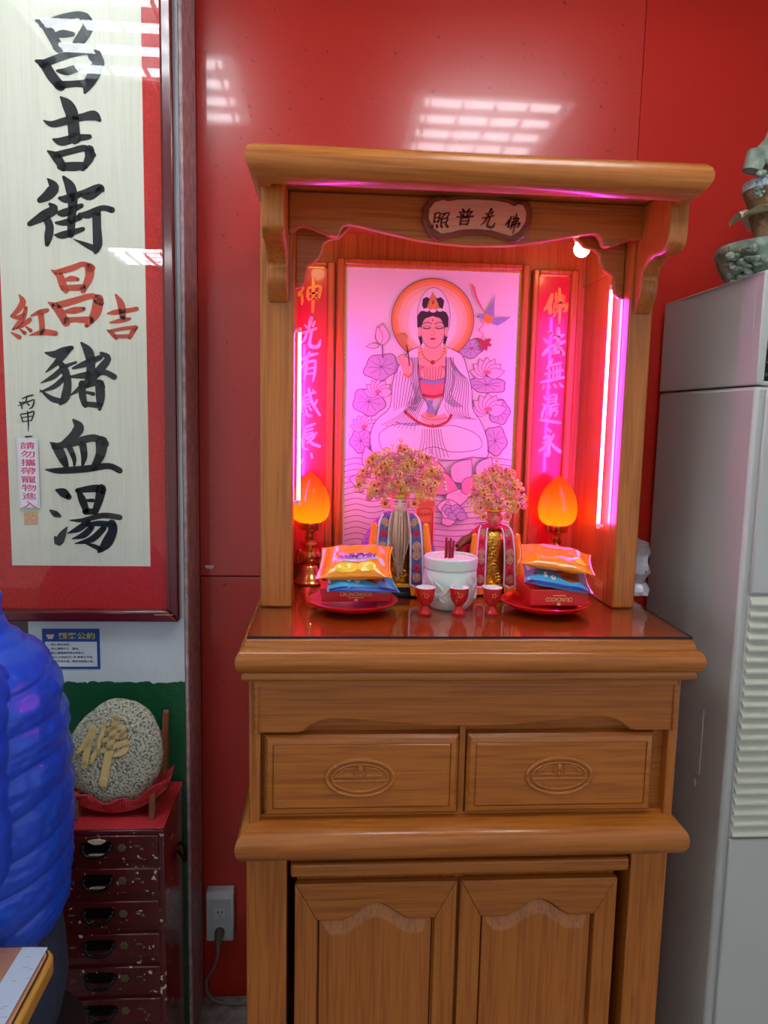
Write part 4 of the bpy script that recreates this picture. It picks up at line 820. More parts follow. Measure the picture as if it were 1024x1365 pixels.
CH = [(g1, INK, '182,104,12 225,125,42 262,180,48 300,245,48; 215,125,36 310,96,44 390,75,34 430,90,50; 425,85,45 448,125,56 425,175,58 390,225,50 372,252,24; 285,238,38 370,240,34; 272,178,16 315,172,40 368,174,24'),
 (g1, INK, '182,308,14 225,328,46 262,385,50 308,438,48; 215,325,40 330,282,38 440,262,32 490,280,50; 470,278,55 498,315,60 475,375,62 445,430,50 430,468,16; 295,432,42 375,424,32 445,424,44; 290,358,14 335,362,38 375,350,38 416,348,22'),
 (g1, INK, '222,610,8 265,628,32 340,610,40 420,592,38 475,585,50 504,608,20; 308,492,12 338,525,52 362,570,62 372,640,58 378,700,60; 270,705,12 310,716,42 380,700,40 452,692,26; 242,764,10 285,795,46 322,850,36; 275,786,34 360,765,32 430,750,34 474,785,26; 452,758,48 452,800,46 418,856,22; 305,842,36 370,842,46 430,838,36'),
 (g1, INK, '242,905,10 272,945,52 245,985,52 202,1012,30; 252,1032,16 274,1058,44 220,1092,50 150,1132,26; 222,1085,36 250,1140,40 246,1195,42 238,1236,22; 322,896,16 355,945,52 368,1010,48 364,1080,42 358,1185,36; 302,1002,18 345,1005,44 420,975,28 500,950,40 520,962,20; 410,985,18 455,992,40 515,955,28; 285,1074,12 325,1076,40 412,1040,24; 282,1126,12 330,1125,32 405,1098,30; 278,1188,10 320,1188,38 420,1158,22; 400,1082,12 445,1085,40 515,1052,28 566,1062,32; 488,1075,44 490,1150,42 494,1235,46 482,1276,18; 488,1262,34 440,1240,26 370,1208,3'),
 (g2, RINK, '262,153,8 300,178,34 318,225,40 335,258,26; 285,165,28 370,140,30 420,122,26 465,142,36; 452,138,44 452,185,42 420,258,26; 318,242,28 420,240,32; 330,202,14 360,195,28 394,198,18'),
 (g2, RINK, '246,316,8 290,345,40 335,418,40; 275,335,34 380,306,32 470,283,28 512,318,30; 498,300,52 484,370,50 438,434,20; 325,408,34 380,402,26 455,405,38; 328,362,14 375,356,34 425,348,20'),
 (g2, RINK, '542,372,6 580,366,26 640,358,24 692,348,22; 586,278,12 612,325,36 622,395,30; 556,418,8 610,408,24 656,398,16; 542,454,6 572,478,22 588,498,14; 555,462,18 620,448,18 688,442,22; 680,446,30 655,494,18; 585,488,20 655,486,20'),
 (g2, RINK, '98,278,8 116,312,32 95,350,28 60,385,16; 60,384,18 92,392,22 120,380,22; 132,342,18 118,392,26 90,430,26 66,452,12; 66,450,10 110,432,24 152,402,22; 58,468,8 98,492,24; 102,452,8 126,470,20; 132,438,8 156,458,20; 158,382,8 200,366,26 240,355,20; 205,368,30 212,420,28 214,468,30; 150,482,6 220,466,30 282,472,26'),
 (g2, INK, '230,570,10 280,578,38 320,560,36 362,545,24; 345,555,32 295,612,32 232,668,6; 285,608,16 322,645,36 342,720,38 330,795,44 305,828,16; 312,815,26 262,802,28 200,755,3; 318,648,26 270,690,26 208,722,5; 322,700,26 272,742,24 200,768,4; 325,640,22 385,618,12; 412,520,12 446,562,46 460,620,42 455,690,42; 370,648,12 440,622,34 510,592,24; 512,572,16 546,600,34 490,672,42 425,735,36 352,788,5; 345,692,8 450,682,38 525,668,28 578,692,30; 415,725,34 418,790,36 432,836,26; 425,738,28 495,720,30 522,742,22; 505,728,46 508,800,44 504,856,16; 430,768,12 472,778,20; 425,828,26 505,836,30'),
 (g2, INK, '370,908,10 398,945,52 375,985,44 315,1022,10; 256,1024,8 290,1052,46 318,1105,44 335,1142,26; 275,1045,30 380,1022,38 475,1000,36 532,1030,40; 515,1022,62 508,1085,48 472,1152,30; 348,1042,30 374,1100,24 376,1138,12; 418,1032,38 426,1090,32 418,1138,14; 232,1160,8 300,1166,30 440,1156,34 550,1142,30 606,1166,30'),
 (g3, INK, '286,354,14 318,366,44 348,388,30; 254,456,10 280,474,32 304,486,14; 278,590,10 296,615,44 318,575,34 340,540,6; 392,352,16 415,400,38 438,462,30; 392,356,24 490,345,38 526,362,18; 512,348,50 502,400,42 482,462,32; 430,406,12 470,406,20; 432,462,32 485,462,28; 355,506,6 420,506,22 520,482,28 606,492,28; 446,512,26 400,548,32 342,572,5; 420,532,14 500,522,28 572,530,28; 565,525,46 570,560,46 540,622,52 500,664,16; 515,655,26 470,635,20 430,622,6; 465,540,28 425,580,32 365,600,5; 525,545,30 465,602,32 380,624,5'),
 (g2, INK, '112,802,5 140,790,9 168,784,7; 135,798,7 128,822,8 92,838,4; 98,818,5 108,832,8 112,852,6; 100,822,6 140,818,8 172,808,8 165,842,9 150,852,5; 132,820,6 148,835,8'),
 (g2, INK, '104,882,5 116,918,8; 106,880,6 140,876,8 172,868,8 160,912,7; 110,898,5 162,890,6; 116,918,5 160,912,6; 140,866,7 144,920,8 144,966,4; 130,994,9 162,992,6')]
for f_, m_, s_ in CH: brush('brush_character', S(s_), f_, m_, pp, 1.04)
MB().add([onY(120/3.792, 560+465/3.792, 1.7897), onY(192/3.792, 560+463/3.792, 1.7897), onY(194/3.792, 560+530/3.792, 1.7897), onY(122/3.792, 560+532/3.792, 1.7897)], [(0, 1, 2, 3)]).build('seal_print', pbr('seal_faded', (222, 176, 140), .7, var=.15, vscale=300), pp)
MB().box(XA+fwid-.002, XB-fwid+.002, 1.7845, 1.786, ZA+fwid-.002, ZB-fwid+.002).build('glazing', clear('frame_glass', (252, 253, 252), .0, 1.32), fc)
# pink-lettered sticker on the glass
a = onY(22.5, 584, 1.7842); b = onY(53.5, 677, 1.7842)
stk = thing('paper_sticker', 'white sticker with vertical pink lettering on the calligraphy glass', 'sticker', (a.x, 1.7842, b.z))
box('sticker', pbr('sticker_white', (232, 232, 238), .6), stk, a.x, b.x, 1.7838, 1.7845, b.z, a.z)
MB().tube([(p, 1.7837, q) for p, q in ((a.x+.003, b.z+.004), (b.x-.003, b.z+.004), (b.x-.003, a.z-.004), (a.x+.003, a.z-.004))], .0004, 4, True).build('border', pbr('sticker_line', (190, 180, 200), .6), stk)
for i, ch in enumerate('請勿攜帶寵物進入'):
    text('lettering', ch, .0165, pbr('sticker_pink', (214, 84, 124), .6), stk, ((a.x+b.x)/2, 1.7837, a.z-.0165-.0195*i), bold=.012, width=.033)
# house-rules notice
a = onY(56, 838, 1.7995); b = onY(134, 891.5, 1.7995)
no = thing('notice_sheet', 'small blue-bordered customer notice taped to the white wall under the frame', 'notice', ((a.x+b.x)/2, 1.7995, b.z))
NB = pbr('notice_blue', (30, 78, 160), .5); box('sheet', NB, no, a.x, b.x, 1.7985, 1.7998, b.z, a.z)
W_, H_ = b.x-a.x, a.z-b.z
box('white_field', pbr('notice_white', (214, 224, 232), .5), no, a.x+.05*W_, b.x-.05*W_, 1.7982, 1.7986, b.z+.06*H_, b.z+.68*H_)
text('lettering', '顧客公約', .17*H_, pbr('notice_yellow', (222, 214, 70), .5), no, (a.x+.60*W_, 1.7983, b.z+.83*H_), bold=.012, width=.64*W_)
em = MB(); cx, cz = a.x+.14*W_, b.z+.82*H_
em.prism([(cx-.010, cz+.004), (cx+.010, cz+.004), (cx+.005, cz-.007), (cx-.005, cz-.007)], 'Y', 1.7981, 1.7986); em.build('bowl_emblem', pbr('emblem_pink', (220, 200, 210), .5), no)
MB().prism([(cx-.006, cz+.004), (cx+.006, cz+.004), (cx, cz+.012)], 'Y', 1.7980, 1.7986).build('emblem_top', pbr('emblem_red', (150, 40, 50), .5), no)
NK = pbr('notice_ink', (34, 40, 84), .5)
for i, (tx, ww_) in enumerate((('一.禁止室內抽菸。', .40), ('二.禁止攜帶外食、寵物。', .55), ('三.禁止講電話時間佔用座位。', .65), ('四.禁止占用座位使用 筆電及平板。', .80), ('五.如有不明之處，請告知服務人員。', .80))):
    text('lettering', tx, .062*H_, NK, no, (a.x+.09*W_+ww_*W_/2, 1.7981, b.z+(.615-.105*i)*H_), bold=.01, width=ww_*W_)

# ================================================================== chest of drawers with the inscribed stone
ch_ = thing('drawer_chest', 'narrow maroon lacquered chest of many small drawers with chipped paint under the notice', 'chest', (-.5, 1.684, 0))
def lacquer():
    m = pbr('maroon_lacquer', (84, 18, 22), .3, coat=.4, coatr=.1); nt = m.node_tree; b = nt.nodes['Principled BSDF']; L = nt.links.new
    tc = nt.nodes.new('ShaderNodeTexCoord'); n = nt.nodes.new('ShaderNodeTexNoise'); n.inputs['Scale'].default_value = 62; n.inputs['Detail'].default_value = 3
    r = nt.nodes.new('ShaderNodeValToRGB'); r.color_ramp.elements[0].position = .655; r.color_ramp.elements[1].position = .67; r.color_ramp.elements[0].color = lin((84, 18, 22)); r.color_ramp.elements[1].color = lin((214, 196, 178))
    L(tc.outputs['Object'], n.inputs['Vector']); L(n.outputs[0], r.inputs[0]); L(r.outputs[0], b.inputs['Base Color']); return m
LAC = lacquer(); CX0, CX1 = -.642, -.3585; CYF, CYB, CZT = 1.580, 1.792, .735
box('carcass', LAC, ch_, CX0, CX1, CYF, CYB, 0, CZT-.010, .003); box('chest_top', LAC, ch_, CX0-.003, CX1+.0015, CYF-.006, CYB, CZT-.010, CZT, .002)
IRON = pbr('handle_black', (18, 17, 18), .35, metal=.6); BRN = pbr('chipped_cream', (206, 190, 164), .7); FLW = pbr('painted_olive', (86, 80, 50), .5)
rows = [(1115, 1147), (1159, 1191), (1203, 1235.5), (1246.5, 1277.5), (1290.5, 1321), (1333, 1365), (1378, 1412), (1424, 1460), (1472, 1510), (1522, 1560)]
for i, (ya, yb_) in enumerate(rows):
    za = onY(133, ya, CYF-.008).z; zb = onY(133, yb_, CYF-.008).z
    if zb < .03: continue
    x0, x1 = CX0+.012, -.3705; d = MB().box(x0, x1, CYF-.008, CYF+.002, zb, za).build('drawer', LAC, ch_, bev=.002)
    cx = -.5005; cz = (za+zb)/2; y = CYF-.0085
    h = MB()
    h.prism([(cx-.034, cz+.010), (cx-.028, cz+.016), (cx+.028, cz+.016), (cx+.034, cz+.010), (cx+.034, cz-.002), (cx+.020, cz-.008), (cx-.020, cz-.008), (cx-.034, cz-.002)], 'Y', y-.0015, y+.001)
    h.build('back_plate', IRON, d)
    h = MB(); h.tube(curve3([(cx-.030, y-.002, cz+.006), (cx-.028, y-.013, cz+.001), (cx-.018, y-.016, cz-.009), (cx, y-.017, cz-.011), (cx+.018, y-.016, cz-.009), (cx+.028, y-.013, cz+.001), (cx+.030, y-.002, cz+.006)], 4), .0036, 8); h.ell((cx-.030, y-.003, cz+.006), .006, 8, 6); h.ell((cx+.030, y-.003, cz+.006), .006, 8, 6); h.build('handle', IRON, d)
    fm = MB()
    for q in range(6): fm.ell((cx+.052+.006*math.cos(q*PI/3), y, cz+.001+.006*math.sin(q*PI/3)), (.0042, .0008, .0042), 7, 4)
    fm.ell((cx+.052, y, cz+.001), (.006, .0008, .006), 7, 4); fm.build('painted_flower', FLW, d)
    for (dx, dz, r1, r2) in ((.085, .004, .008, .003), (-.06, 0, .010, .003), (.095, -.004, .004, .004)): MB().ell((cx+dx, y, cz+dz), (r1, .0008, r2), 7, 4).build('painted_leaf', FLW, d)
    if i < 2:
        pc = MB(); pc.prism([(cx+.018*math.cos(a)*(1+.2*math.sin(3*a)), cz+(.016 if i == 0 else -.017)+.006*math.sin(a)) for a in [2*PI*k/14 for k in range(14)]], 'Y', y-.002, y+.0002)
        if i == 0: pc.build('bare_patch', BRN, d); pc = MB(); pc.prism([(cx+.020*math.cos(a), cz-.017+.007*math.sin(a)*(1+.3*math.cos(2*a))) for a in [2*PI*k/14 for k in range(14)]], 'Y', y-.002, y+.0002)
        pc.build('bare_patch', BRN, d)
rh = MB(); rh.tube(curve3([(CX1+.001, 1.75, .60), (CX1+.012, 1.75, .585), (CX1+.014, 1.735, .56), (CX1+.012, 1.715, .585), (CX1+.001, 1.715, .60)], 4), .004, 8); rh.build('side_handle', IRON, ch_)
# red anti-slip mesh mat
def mesh_mat(name, c, sc_=330):
    m = pbr(name, c, .6); nt = m.node_tree; b = nt.nodes['Principled BSDF']; L = nt.links.new
    tc = nt.nodes.new('ShaderNodeTexCoord'); v = nt.nodes.new('ShaderNodeTexVoronoi'); v.inputs['Scale'].default_value = sc_; v.inputs['Randomness'].default_value = .15
    r = nt.nodes.new('ShaderNodeValToRGB'); r.color_ramp.elements[0].color = lin([q*.45 for q in c]); r.color_ramp.elements[1].color = lin(c); r.color_ramp.elements[0].position = .15; r.color_ramp.elements[1].position = .5
    bp = nt.nodes.new('ShaderNodeBump'); bp.inputs['Distance'].default_value = .002; L(tc.outputs['Object'], v.inputs['Vector']); L(v.outputs['Distance'], r.inputs[0]); L(r.outputs[0], b.inputs['Base Color']); L(v.outputs['Distance'], bp.inputs['Height']); L(bp.outputs[0], b.inputs['Normal']); return m
MESH = mesh_mat('red_mesh_mat', (196, 40, 48), 170)
tag(box('mesh_mat', MESH, None, CX0, CX1+.0005, CYF-.004, CYB, CZT+.0003, CZT+.0030, .001), 'flat red mesh mat covering the top of the maroon chest', 'mat')
ZM = CZT+.0032
# stone and stand
ss = thing('stone_stand', 'brown wooden easel stand holding the round inscribed stone', 'stand', (-.47, 1.68, ZM))
WB = wood('stand_wood', (96, 50, 30), (132, 74, 46), 'Z')
for x in (-.560, -.392):
    MB().prism([(1.615, ZM+.062), (1.624, ZM+.064), (1.630, ZM+.050), (1.634, ZM+.030), (1.690, ZM+.024), (1.724, ZM+.034), (1.742, ZM+.10), (1.764, ZM+.190), (1.776, ZM+.192), (1.770, ZM+.10), (1.756, ZM+.02), (1.756, ZM), (1.735, ZM), (1.70, ZM+.008), (1.64, ZM+.008), (1.628, ZM), (1.608, ZM)], 'X', x-.007, x+.007).build('foot_bracket', WB, ss, bev=.002)
box('cross_bar', WB, ss, -.553, -.399, 1.728, 1.738, ZM+.040, ZM+.055); box('cross_bar', WB, ss, -.553, -.399, 1.752, 1.760, ZM+.13, ZM+.145)
# red mesh sling under the stone
sl = MB(); rings = []
for i in range(25):
    u = -1+2*i/24; x = -.478+.118*u; z = ZM+.016+.056*abs(u)**2.2; rings.append([(x, 1.612-.004*math.cos(u*9), z+.026+.006*math.sin(u*11)), (x, 1.622, z-.004), (x, 1.668, z-.002), (x, 1.705, z+.010), (x, 1.704, z+.013), (x, 1.668, z+.002), (x, 1.626, z+.001), (x, 1.616, z+.027+.006*math.sin(u*11))])
sl.loft(rings); tag(sl.build('mesh_sling', MESH, None, smooth=60), 'red mesh cloth folded under the inscribed stone', 'cloth')
st_ = thing('inscribed_stone', 'round pale pitted stone with one gilded brush character leaning in the wooden stand', 'stone', (-.486, 1.68, ZM+.04))
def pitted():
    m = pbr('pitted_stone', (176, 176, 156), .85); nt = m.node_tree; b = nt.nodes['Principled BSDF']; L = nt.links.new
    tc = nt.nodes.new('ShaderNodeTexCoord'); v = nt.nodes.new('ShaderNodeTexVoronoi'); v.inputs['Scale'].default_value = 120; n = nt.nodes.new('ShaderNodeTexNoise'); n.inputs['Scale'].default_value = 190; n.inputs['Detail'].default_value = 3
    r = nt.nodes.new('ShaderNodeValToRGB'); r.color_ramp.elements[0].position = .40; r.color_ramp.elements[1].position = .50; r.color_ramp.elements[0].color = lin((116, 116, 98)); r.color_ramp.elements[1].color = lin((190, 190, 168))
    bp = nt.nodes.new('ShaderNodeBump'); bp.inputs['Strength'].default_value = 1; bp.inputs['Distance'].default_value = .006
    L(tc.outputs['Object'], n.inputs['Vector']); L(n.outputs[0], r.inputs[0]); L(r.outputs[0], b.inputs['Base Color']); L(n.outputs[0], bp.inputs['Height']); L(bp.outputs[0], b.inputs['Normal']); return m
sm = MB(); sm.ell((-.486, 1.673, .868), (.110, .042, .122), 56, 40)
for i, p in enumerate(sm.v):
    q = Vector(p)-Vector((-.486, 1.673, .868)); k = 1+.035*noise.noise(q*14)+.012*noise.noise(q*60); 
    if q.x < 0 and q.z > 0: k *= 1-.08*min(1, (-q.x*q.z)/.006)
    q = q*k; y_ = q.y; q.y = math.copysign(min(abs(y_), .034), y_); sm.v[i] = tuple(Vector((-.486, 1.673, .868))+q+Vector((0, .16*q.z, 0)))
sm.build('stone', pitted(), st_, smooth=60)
GI = pbr('gilded_cream', (222, 194, 128), .5)
FO = S('458,658,26 440,715,36 385,778,14; 442,728,34 432,790,34 424,838,32; 520,632,16 505,690,24 485,760,24 462,818,18; 578,612,34 560,690,36 545,780,38 526,915,44; 530,668,16 600,655,26 620,668,22; 618,662,24 610,690,22 600,705,18; 505,725,16 560,705,24 622,692,26; 498,775,16 560,752,24 630,728,30; 632,735,30 622,770,30 570,792,14; 475,738,12 492,775,20')
fo = MB()
def fS(x, y, th): p = onY(x/3.792, 800+y/3.792, 1.632); z = p.z-.868; return Vector((p.x, 1.6385+.16*z-th*3, p.z))
for s_ in FO: fo.stroke(s_, fS, .0012)
fo_o = fo.build('gilded_character', GI, st_, smooth=0); md = fo_o.modifiers.new('thickness', 'SOLIDIFY'); md.thickness = .003

# ================================================================== wall outlet with plugged cord
ou = thing('power_outlet', 'white plastic power outlet box on the red wall left of the altar', 'outlet', (-.302, 1.97, .19))
WP = pbr('outlet_white', (206, 214, 220), .4)
MB().prism([(1.9698, .19), (1.9698, .341), (1.945, .338), (1.941, .330), (1.941, .196), (1.945, .190)], 'X', -.340, -.265).build('outlet_box', WP, ou, bev=.003)
box('cover_plate', pbr('outlet_panel', (190, 200, 208), .4), ou, -.332, -.273, 1.9395, 1.941, .200, .318, .001)
for z in (.278, .226): 
    f_ = box('socket_face', WP, ou, -.317, -.288, 1.9383, 1.9395, z-.014, z+.014, .0005)
    k = MB(); k.box(-.309, -.3065, 1.9379, 1.9384, z-.002, z+.008); k.box(-.2985, -.296, 1.9379, 1.9384, z-.001, z+.007); k.ell((-.3025, 1.9381, z-.008), (.0022, .0004, .0022), 8, 4); k.build('slots', pbr('slot_black', (20, 20, 20), .6), f_)
co_ = thing('extension_cord', 'grey power cord plugged into the wall outlet and trailing behind the altar', 'power cord', (-.30, 1.93, .2))
CG = pbr('cord_grey', (120, 112, 104), .5)
MB().loft([[(-.3025+w_*math.cos(2*PI*i/10), y_, z_+w_*.9*math.sin(2*PI*i/10)) for i in range(10)] for w_, y_, z_ in ((.013, 1.9376, .226), (.013, 1.925, .224), (.010, 1.912, .216), (.006, 1.905, .205))]).build('plug', pbr('plug_brown', (92, 84, 66), .5), co_)
MB().tube(curve3([(-.3025, 1.906, .208), (-.303, 1.900, .180), (-.318, 1.915, .130), (-.338, 1.930, .085), (-.335, 1.935, .040), (-.305, 1.935, .014), (-.262, 1.935, .006), (-.20, 1.935, .006)], 8), .0042, 8).build('cable', CG, co_)

ou.location.x += .010; co_.location.x += .010
# ================================================================== floor-standing air conditioner
ac = thing('air_conditioner', 'grey-white floor-standing air conditioner with louvred front beside the altar', 'air conditioner', (1.15, 1.72, 0))
ACW = pbr('ac_enamel', (186, 190, 186), .42, coat=.12, coatr=.15); ACF = ACW; AX, AX1, AY, AYB = .857, 1.42, 1.487, 1.945
box('cabinet', ACW, ac, AX, AX1, AY, AYB, .03, 1.722, .008); box('plinth', pbr('ac_dark', (40, 40, 42), .6), ac, AX+.01, AX1-.01, AY+.02, AYB-.01, 0, .03)
hd_ = MB(); hd_.box(AX, AX1, AY+.03, AYB, 1.7245, 1.950); hd_.box(AX, AX+.016, AY, AY+.03, 1.7245, 1.950); hd_.box(AX1-.016, AX1, AY, AY+.03, 1.7245, 1.950); hd_.box(AX+.016, AX1-.016, AY, AY+.03, 1.930, 1.950); hd_.box(AX+.016, AX1-.016, AY, AY+.03, 1.7245, 1.732)
hd_.build('top_section', ACW, ac, bev=.003)
box('grille_back', pbr('ac_dark', (40, 40, 42), .6), ac, AX+.016, AX1-.016, AY+.026, AY+.0302, 1.732, 1.930)
for i in range(8): 
    z = 1.742+.0258*i; MB().prism([(AY+.002, z), (AY+.026, z+.012), (AY+.026, z+.0145), (AY+.002, z+.003)], 'X', AX+.016, AX1-.016).build('vane', pbr('vane_grey', (70, 72, 76), .5), ac)
for i in range(7): 
    x = AX+.09+.07*i; box('divider', pbr('vane_grey', (70, 72, 76), .5), ac, x, x+.003, AY+.004, AY+.026, 1.733, 1.93)
z0 = onY(1000, 1113, AY).z; z1 = onY(1015, 793, AY).z
pf = box('front_panel', ACF, ac, AX+.018, AX1-.01, AY-.012, AY, .06, z0-.004, .004)
fr_ = box('louvre_frame', ACF, ac, AX+.018, AX1-.01, AY-.004, AY, z0, z1, .001)
NL = 22
for i in range(NL):
    z = z0+(z1-z0)*(i+.2)/NL; MB().prism([(AY-.004, z+.016), (AY-.016, z+.004), (AY-.016, z), (AY-.004, z+.001)], 'X', AX+.020, AX1-.012).build('louvre', pbr('louvre_cream', (206, 210, 192), .45), ac)
box('upper_front', ACF, ac, AX+.018, AX1-.01, AY-.010, AY, z1+.004, 1.716, .004)
q = [onY(903, 925, 1), ] ; 
def onX(px, py, X): d = ray(px, py); return CAM+d*(X/d.x)
A_, B_, C_, D_ = [onX(*p, AX) for p in ((892, 920), (939, 947), (936, 1036), (889, 1010))]
y0, y1 = 1.60, 1.70; box('access_cover', ACW, ac, AX-.0012, AX, B_.y, 1.74, C_.z, B_.z, .0004)
cvl = MB(); cvl.tube([(AX-.0008, B_.y, C_.z), (AX-.0008, B_.y, B_.z), (AX-.0008, 1.74, B_.z), (AX-.0008, 1.74, C_.z)], .0009, 4, True); cvl.build('cover_gap', ACW, ac)
c = onX(926, 1042, AX); box('torn_label', pbr('label_white', (225, 228, 232), .7), ac, AX-.0006, AX, c.y-.006, c.y+.004, c.z-.009, c.z+.007)

# stone fountain on top of the air conditioner
fx, fy, fz = 1.012, 1.700, 1.9506
fo_ = thing('stone_fountain', 'weathered grey-green carved stone basin ornament standing on the air conditioner', 'fountain', (fx, fy, fz))
STN = pbr('weathered_stone', (128, 142, 128), .8, var=.28, vscale=22, bump=.5, bscale=90, bdist=.006); STB = pbr('brown_stone', (120, 96, 70), .75, var=.3, vscale=30, bump=.5, bscale=90); PALE = pbr('pale_petal_stone', (222, 222, 188), .7, var=.08, vscale=20); BLUP = pbr('blue_glaze', (150, 165, 175), .5, var=.3, vscale=160)
MB().lathe([(0, 0), (.092, 0), (.098, .006), (.110, .025), (.124, .050), (.130, .068), (.136, .072), (.139, .082), (.135, .093), (.126, .095), (.120, .088), (.100, .070), (0, .062)], (fx, fy, fz), 48).build('basin', STN, fo_)
m = MB(); rnd = random.Random(5)
for k in range(46):
    a = PI+.40+rnd.gauss(0, .22); z = .045+rnd.gauss(0, .017); r = .100+.35*max(0, min(z, .07)); m.ell((fx+(r+.014)*math.cos(a), fy+(r+.014)*math.sin(a), fz+max(.012, min(.078, z))), (rnd.uniform(.006, .012), rnd.uniform(.006, .012), rnd.uniform(.004, .009)), 8, 6)
m.build('leaf_relief', STN, fo_)
m = MB()
for k in range(8): a = 2*PI*k/8+.2; m.tube([(fx+r*math.cos(a), fy+r*math.sin(a), fz+z) for r, z in ((.1, .006), (.119, .035), (.133, .066), (.139, .085))], .0035, 6)
m.build('seam_rib', STB, fo_); m = MB(); m.ell((fx-.055, fy-.115, fz+.018), (.035, .020, .014), 16, 10); m.build('paw', STN, fo_)
MB().lathe([(0, .06), (.040, .06), (.036, .09), (.034, .12), (.042, .14), (.048, .16), (0, .162)], (fx-.028, fy, fz), 28).build('column', STB, fo_)
m = MB(); 
for k in range(7):
    a = 2*PI*k/7+.75; c = Vector((fx-.028, fy, fz+.150)); d = Vector((math.cos(a), math.sin(a), 0)); t_ = Vector((-math.sin(a), math.cos(a), 0)); P = []
    for q in range(6): u = q/5; P.append((c+d*(.028+.060*u)+Vector((0, 0, .004+.045*u-.050*u*u)), .040*math.sin(PI*min(.97, .25+.72*u))))
    m.loft([[p-t_*w_+Vector((0, 0, .008)), p-Vector((0, 0, .002)), p+t_*w_+Vector((0, 0, .008)), p+Vector((0, 0, .003))] for p, w_ in P])
m.build('petal_ring', PALE, fo_, smooth=60)
MB().lathe([(0, .158), (.036, .16), (.050, .18), (.062, .205), (.064, .22), (.058, .232), (.040, .238), (0, .236)], (fx-.028, fy, fz), 32).build('upper_bowl', STB, fo_)
m = MB()
for k in range(26): a = 2*PI*k/26; m.tube([(fx-.028+(.060+.002)*math.cos(a+.08*math.cos(q)), fy+.062*math.sin(a+.08*math.cos(q)), fz+.223+.007*math.sin(q)) for q in [2*PI*i/7 for i in range(7)]], .002, 4, True)
m.build('blue_scrolls', BLUP, fo_); MB().lathe([(.058, .212), (.0655, .214), (.066, .232), (.056, .238)], (fx-.028, fy, fz), 32).build('glazed_rim', BLUP, fo_)
m = MB(); m.tube([(fx-.100, fy-.03, fz+.245), (fx-.092, fy-.03, fz+.275), (fx-.060, fy-.02, fz+.29)], [.020, .024, .016], 14)
for k in range(9): m.ell((fx-.070+.02*math.cos(k*1.7), fy-.045, fz+.252+.016*math.sin(k*2.3)), (.008, .008, .007), 8, 6)
m.build('carved_curl', STN, fo_)
MB().lathe([(0, .235), (.045, .236), (.040, .262), (.052, .285), (.060, .300), (.050, .312), (.034, .330), (.028, .352), (.034, .372), (.020, .385), (0, .388)], (fx-.020, fy, fz), 28).build('finial', STN, fo_)
m = MB(); m.ell((fx-.085, fy-.035, fz+.200), (.010, .008, .012), 8, 6)
for k in range(5): m.ell((fx-.085+.008*math.cos(k*1.26), fy-.043, fz+.200+.009*math.sin(k*1.26)), .0045, 6, 5)
m.build('flower_relief', STN, fo_)

# crumpled clear plastic bag stuffed between shrine and air conditioner
pb = MB(); n = 18; rings = []
for q in range(15):
    s_ = q/14; z = 1.2262+.125*s_; rx = .034+.006*math.sin(q*1.3); ry = .060+.010*math.cos(q*.9); rings.append([(.752+rx*math.cos(2*PI*i/n)*(1+.22*noise.noise(Vector((i*1.3, q*.7, 1)))), 1.80+ry*math.sin(2*PI*i/n)*(1+.22*noise.noise(Vector((i*1.1, q*.6, 7)))), z+.012*s_*noise.noise(Vector((i*.9, q, 4)))) for i in range(n)])
pb.loft(rings)
tag(pb.build('plastic_bag', pbr('bag_film', (206, 200, 210), .22, coat=.5, coatr=.05), None, smooth=25), 'crumpled pale plastic bag wedged between the shrine and the air conditioner', 'plastic bag')

# ================================================================== dining table with paper, foreground
ZTB = .770
tbx, tby = -.438, 1.172
dt = thing('dining_table', 'light wooden dining table with a rounded corner in front of the seated person', 'table', (-.85, .85, 0))
TW = wood('table_wood', (216, 150, 96), (232, 172, 116), 'X', .3, .4); TE = wood('table_edge', (176, 124, 46), (200, 150, 66), 'Y', .35, .3)
def rrect(x0, x1, y0, y1, r, n=8):
    P = []
    for cx, cy, a0 in ((x1-r, y1-r, 0), (x0+r, y1-r, 90), (x0+r, y0+r, 180), (x1-r, y0+r, 270)):
        P += [(cx+r*math.cos(math.radians(a0+90*i/n)), cy+r*math.sin(math.radians(a0+90*i/n))) for i in range(n+1)]
    return P
MB().prism(rrect(-1.28, tbx, .52, tby, .035), 'Z', ZTB-.032, ZTB-.004).build('edge_board', TE, dt, bev=.004)
MB().prism(rrect(-1.272, tbx-.010, .528, tby-.006, .030), 'Z', ZTB-.004, ZTB-.0005).build('table_top', TW, dt)
MB().tube([(x, y, ZTB-.0012) for x, y in rrect(-1.273, tbx-.009, .527, tby-.005, .030)], .0016, 5, True).build('edge_line', pbr('table_line', (60, 44, 38), .5), dt)
for x in (-1.22, -.52):
    for y in (.58, 1.09): box('leg', pbr('table_leg', (60, 50, 46), .4, metal=.5), dt, x-.02, x+.02, y-.02, y+.02, 0, ZTB-.032)
tm = thing('table_sheet', 'clear plastic cover sheet lying over the dining table top', 'table cover', (-.85, .85, ZTB))
MB().prism(rrect(-1.270, tbx-.012, .530, tby-.008, .03), 'Z', ZTB, ZTB+.0016).build('cover', clear('table_film', (246, 246, 248), .05, 1.45), tm)
mn = thing('menu_sheet', 'pale blue-white laminated menu sheet under the table cover beside its rounded edge', 'menu', (-.5, 1.0, ZTB+.002))
a, b, c_, d = onZ(30, 1263, ZTB+.002), onZ(67, 1263, ZTB+.002), onZ(12, 1365, ZTB+.002), onZ(-60, 1365, ZTB+.002)
MB().prism([(b.x-.004, b.y), (a.x, a.y), (a.x-.010, .72), (b.x-.010, .72)], 'Z', ZTB+.0018, ZTB+.0026).build('paper', pbr('menu_paper', (190, 208, 226), .45), mn)
mk = MB(); rnd = random.Random(8)
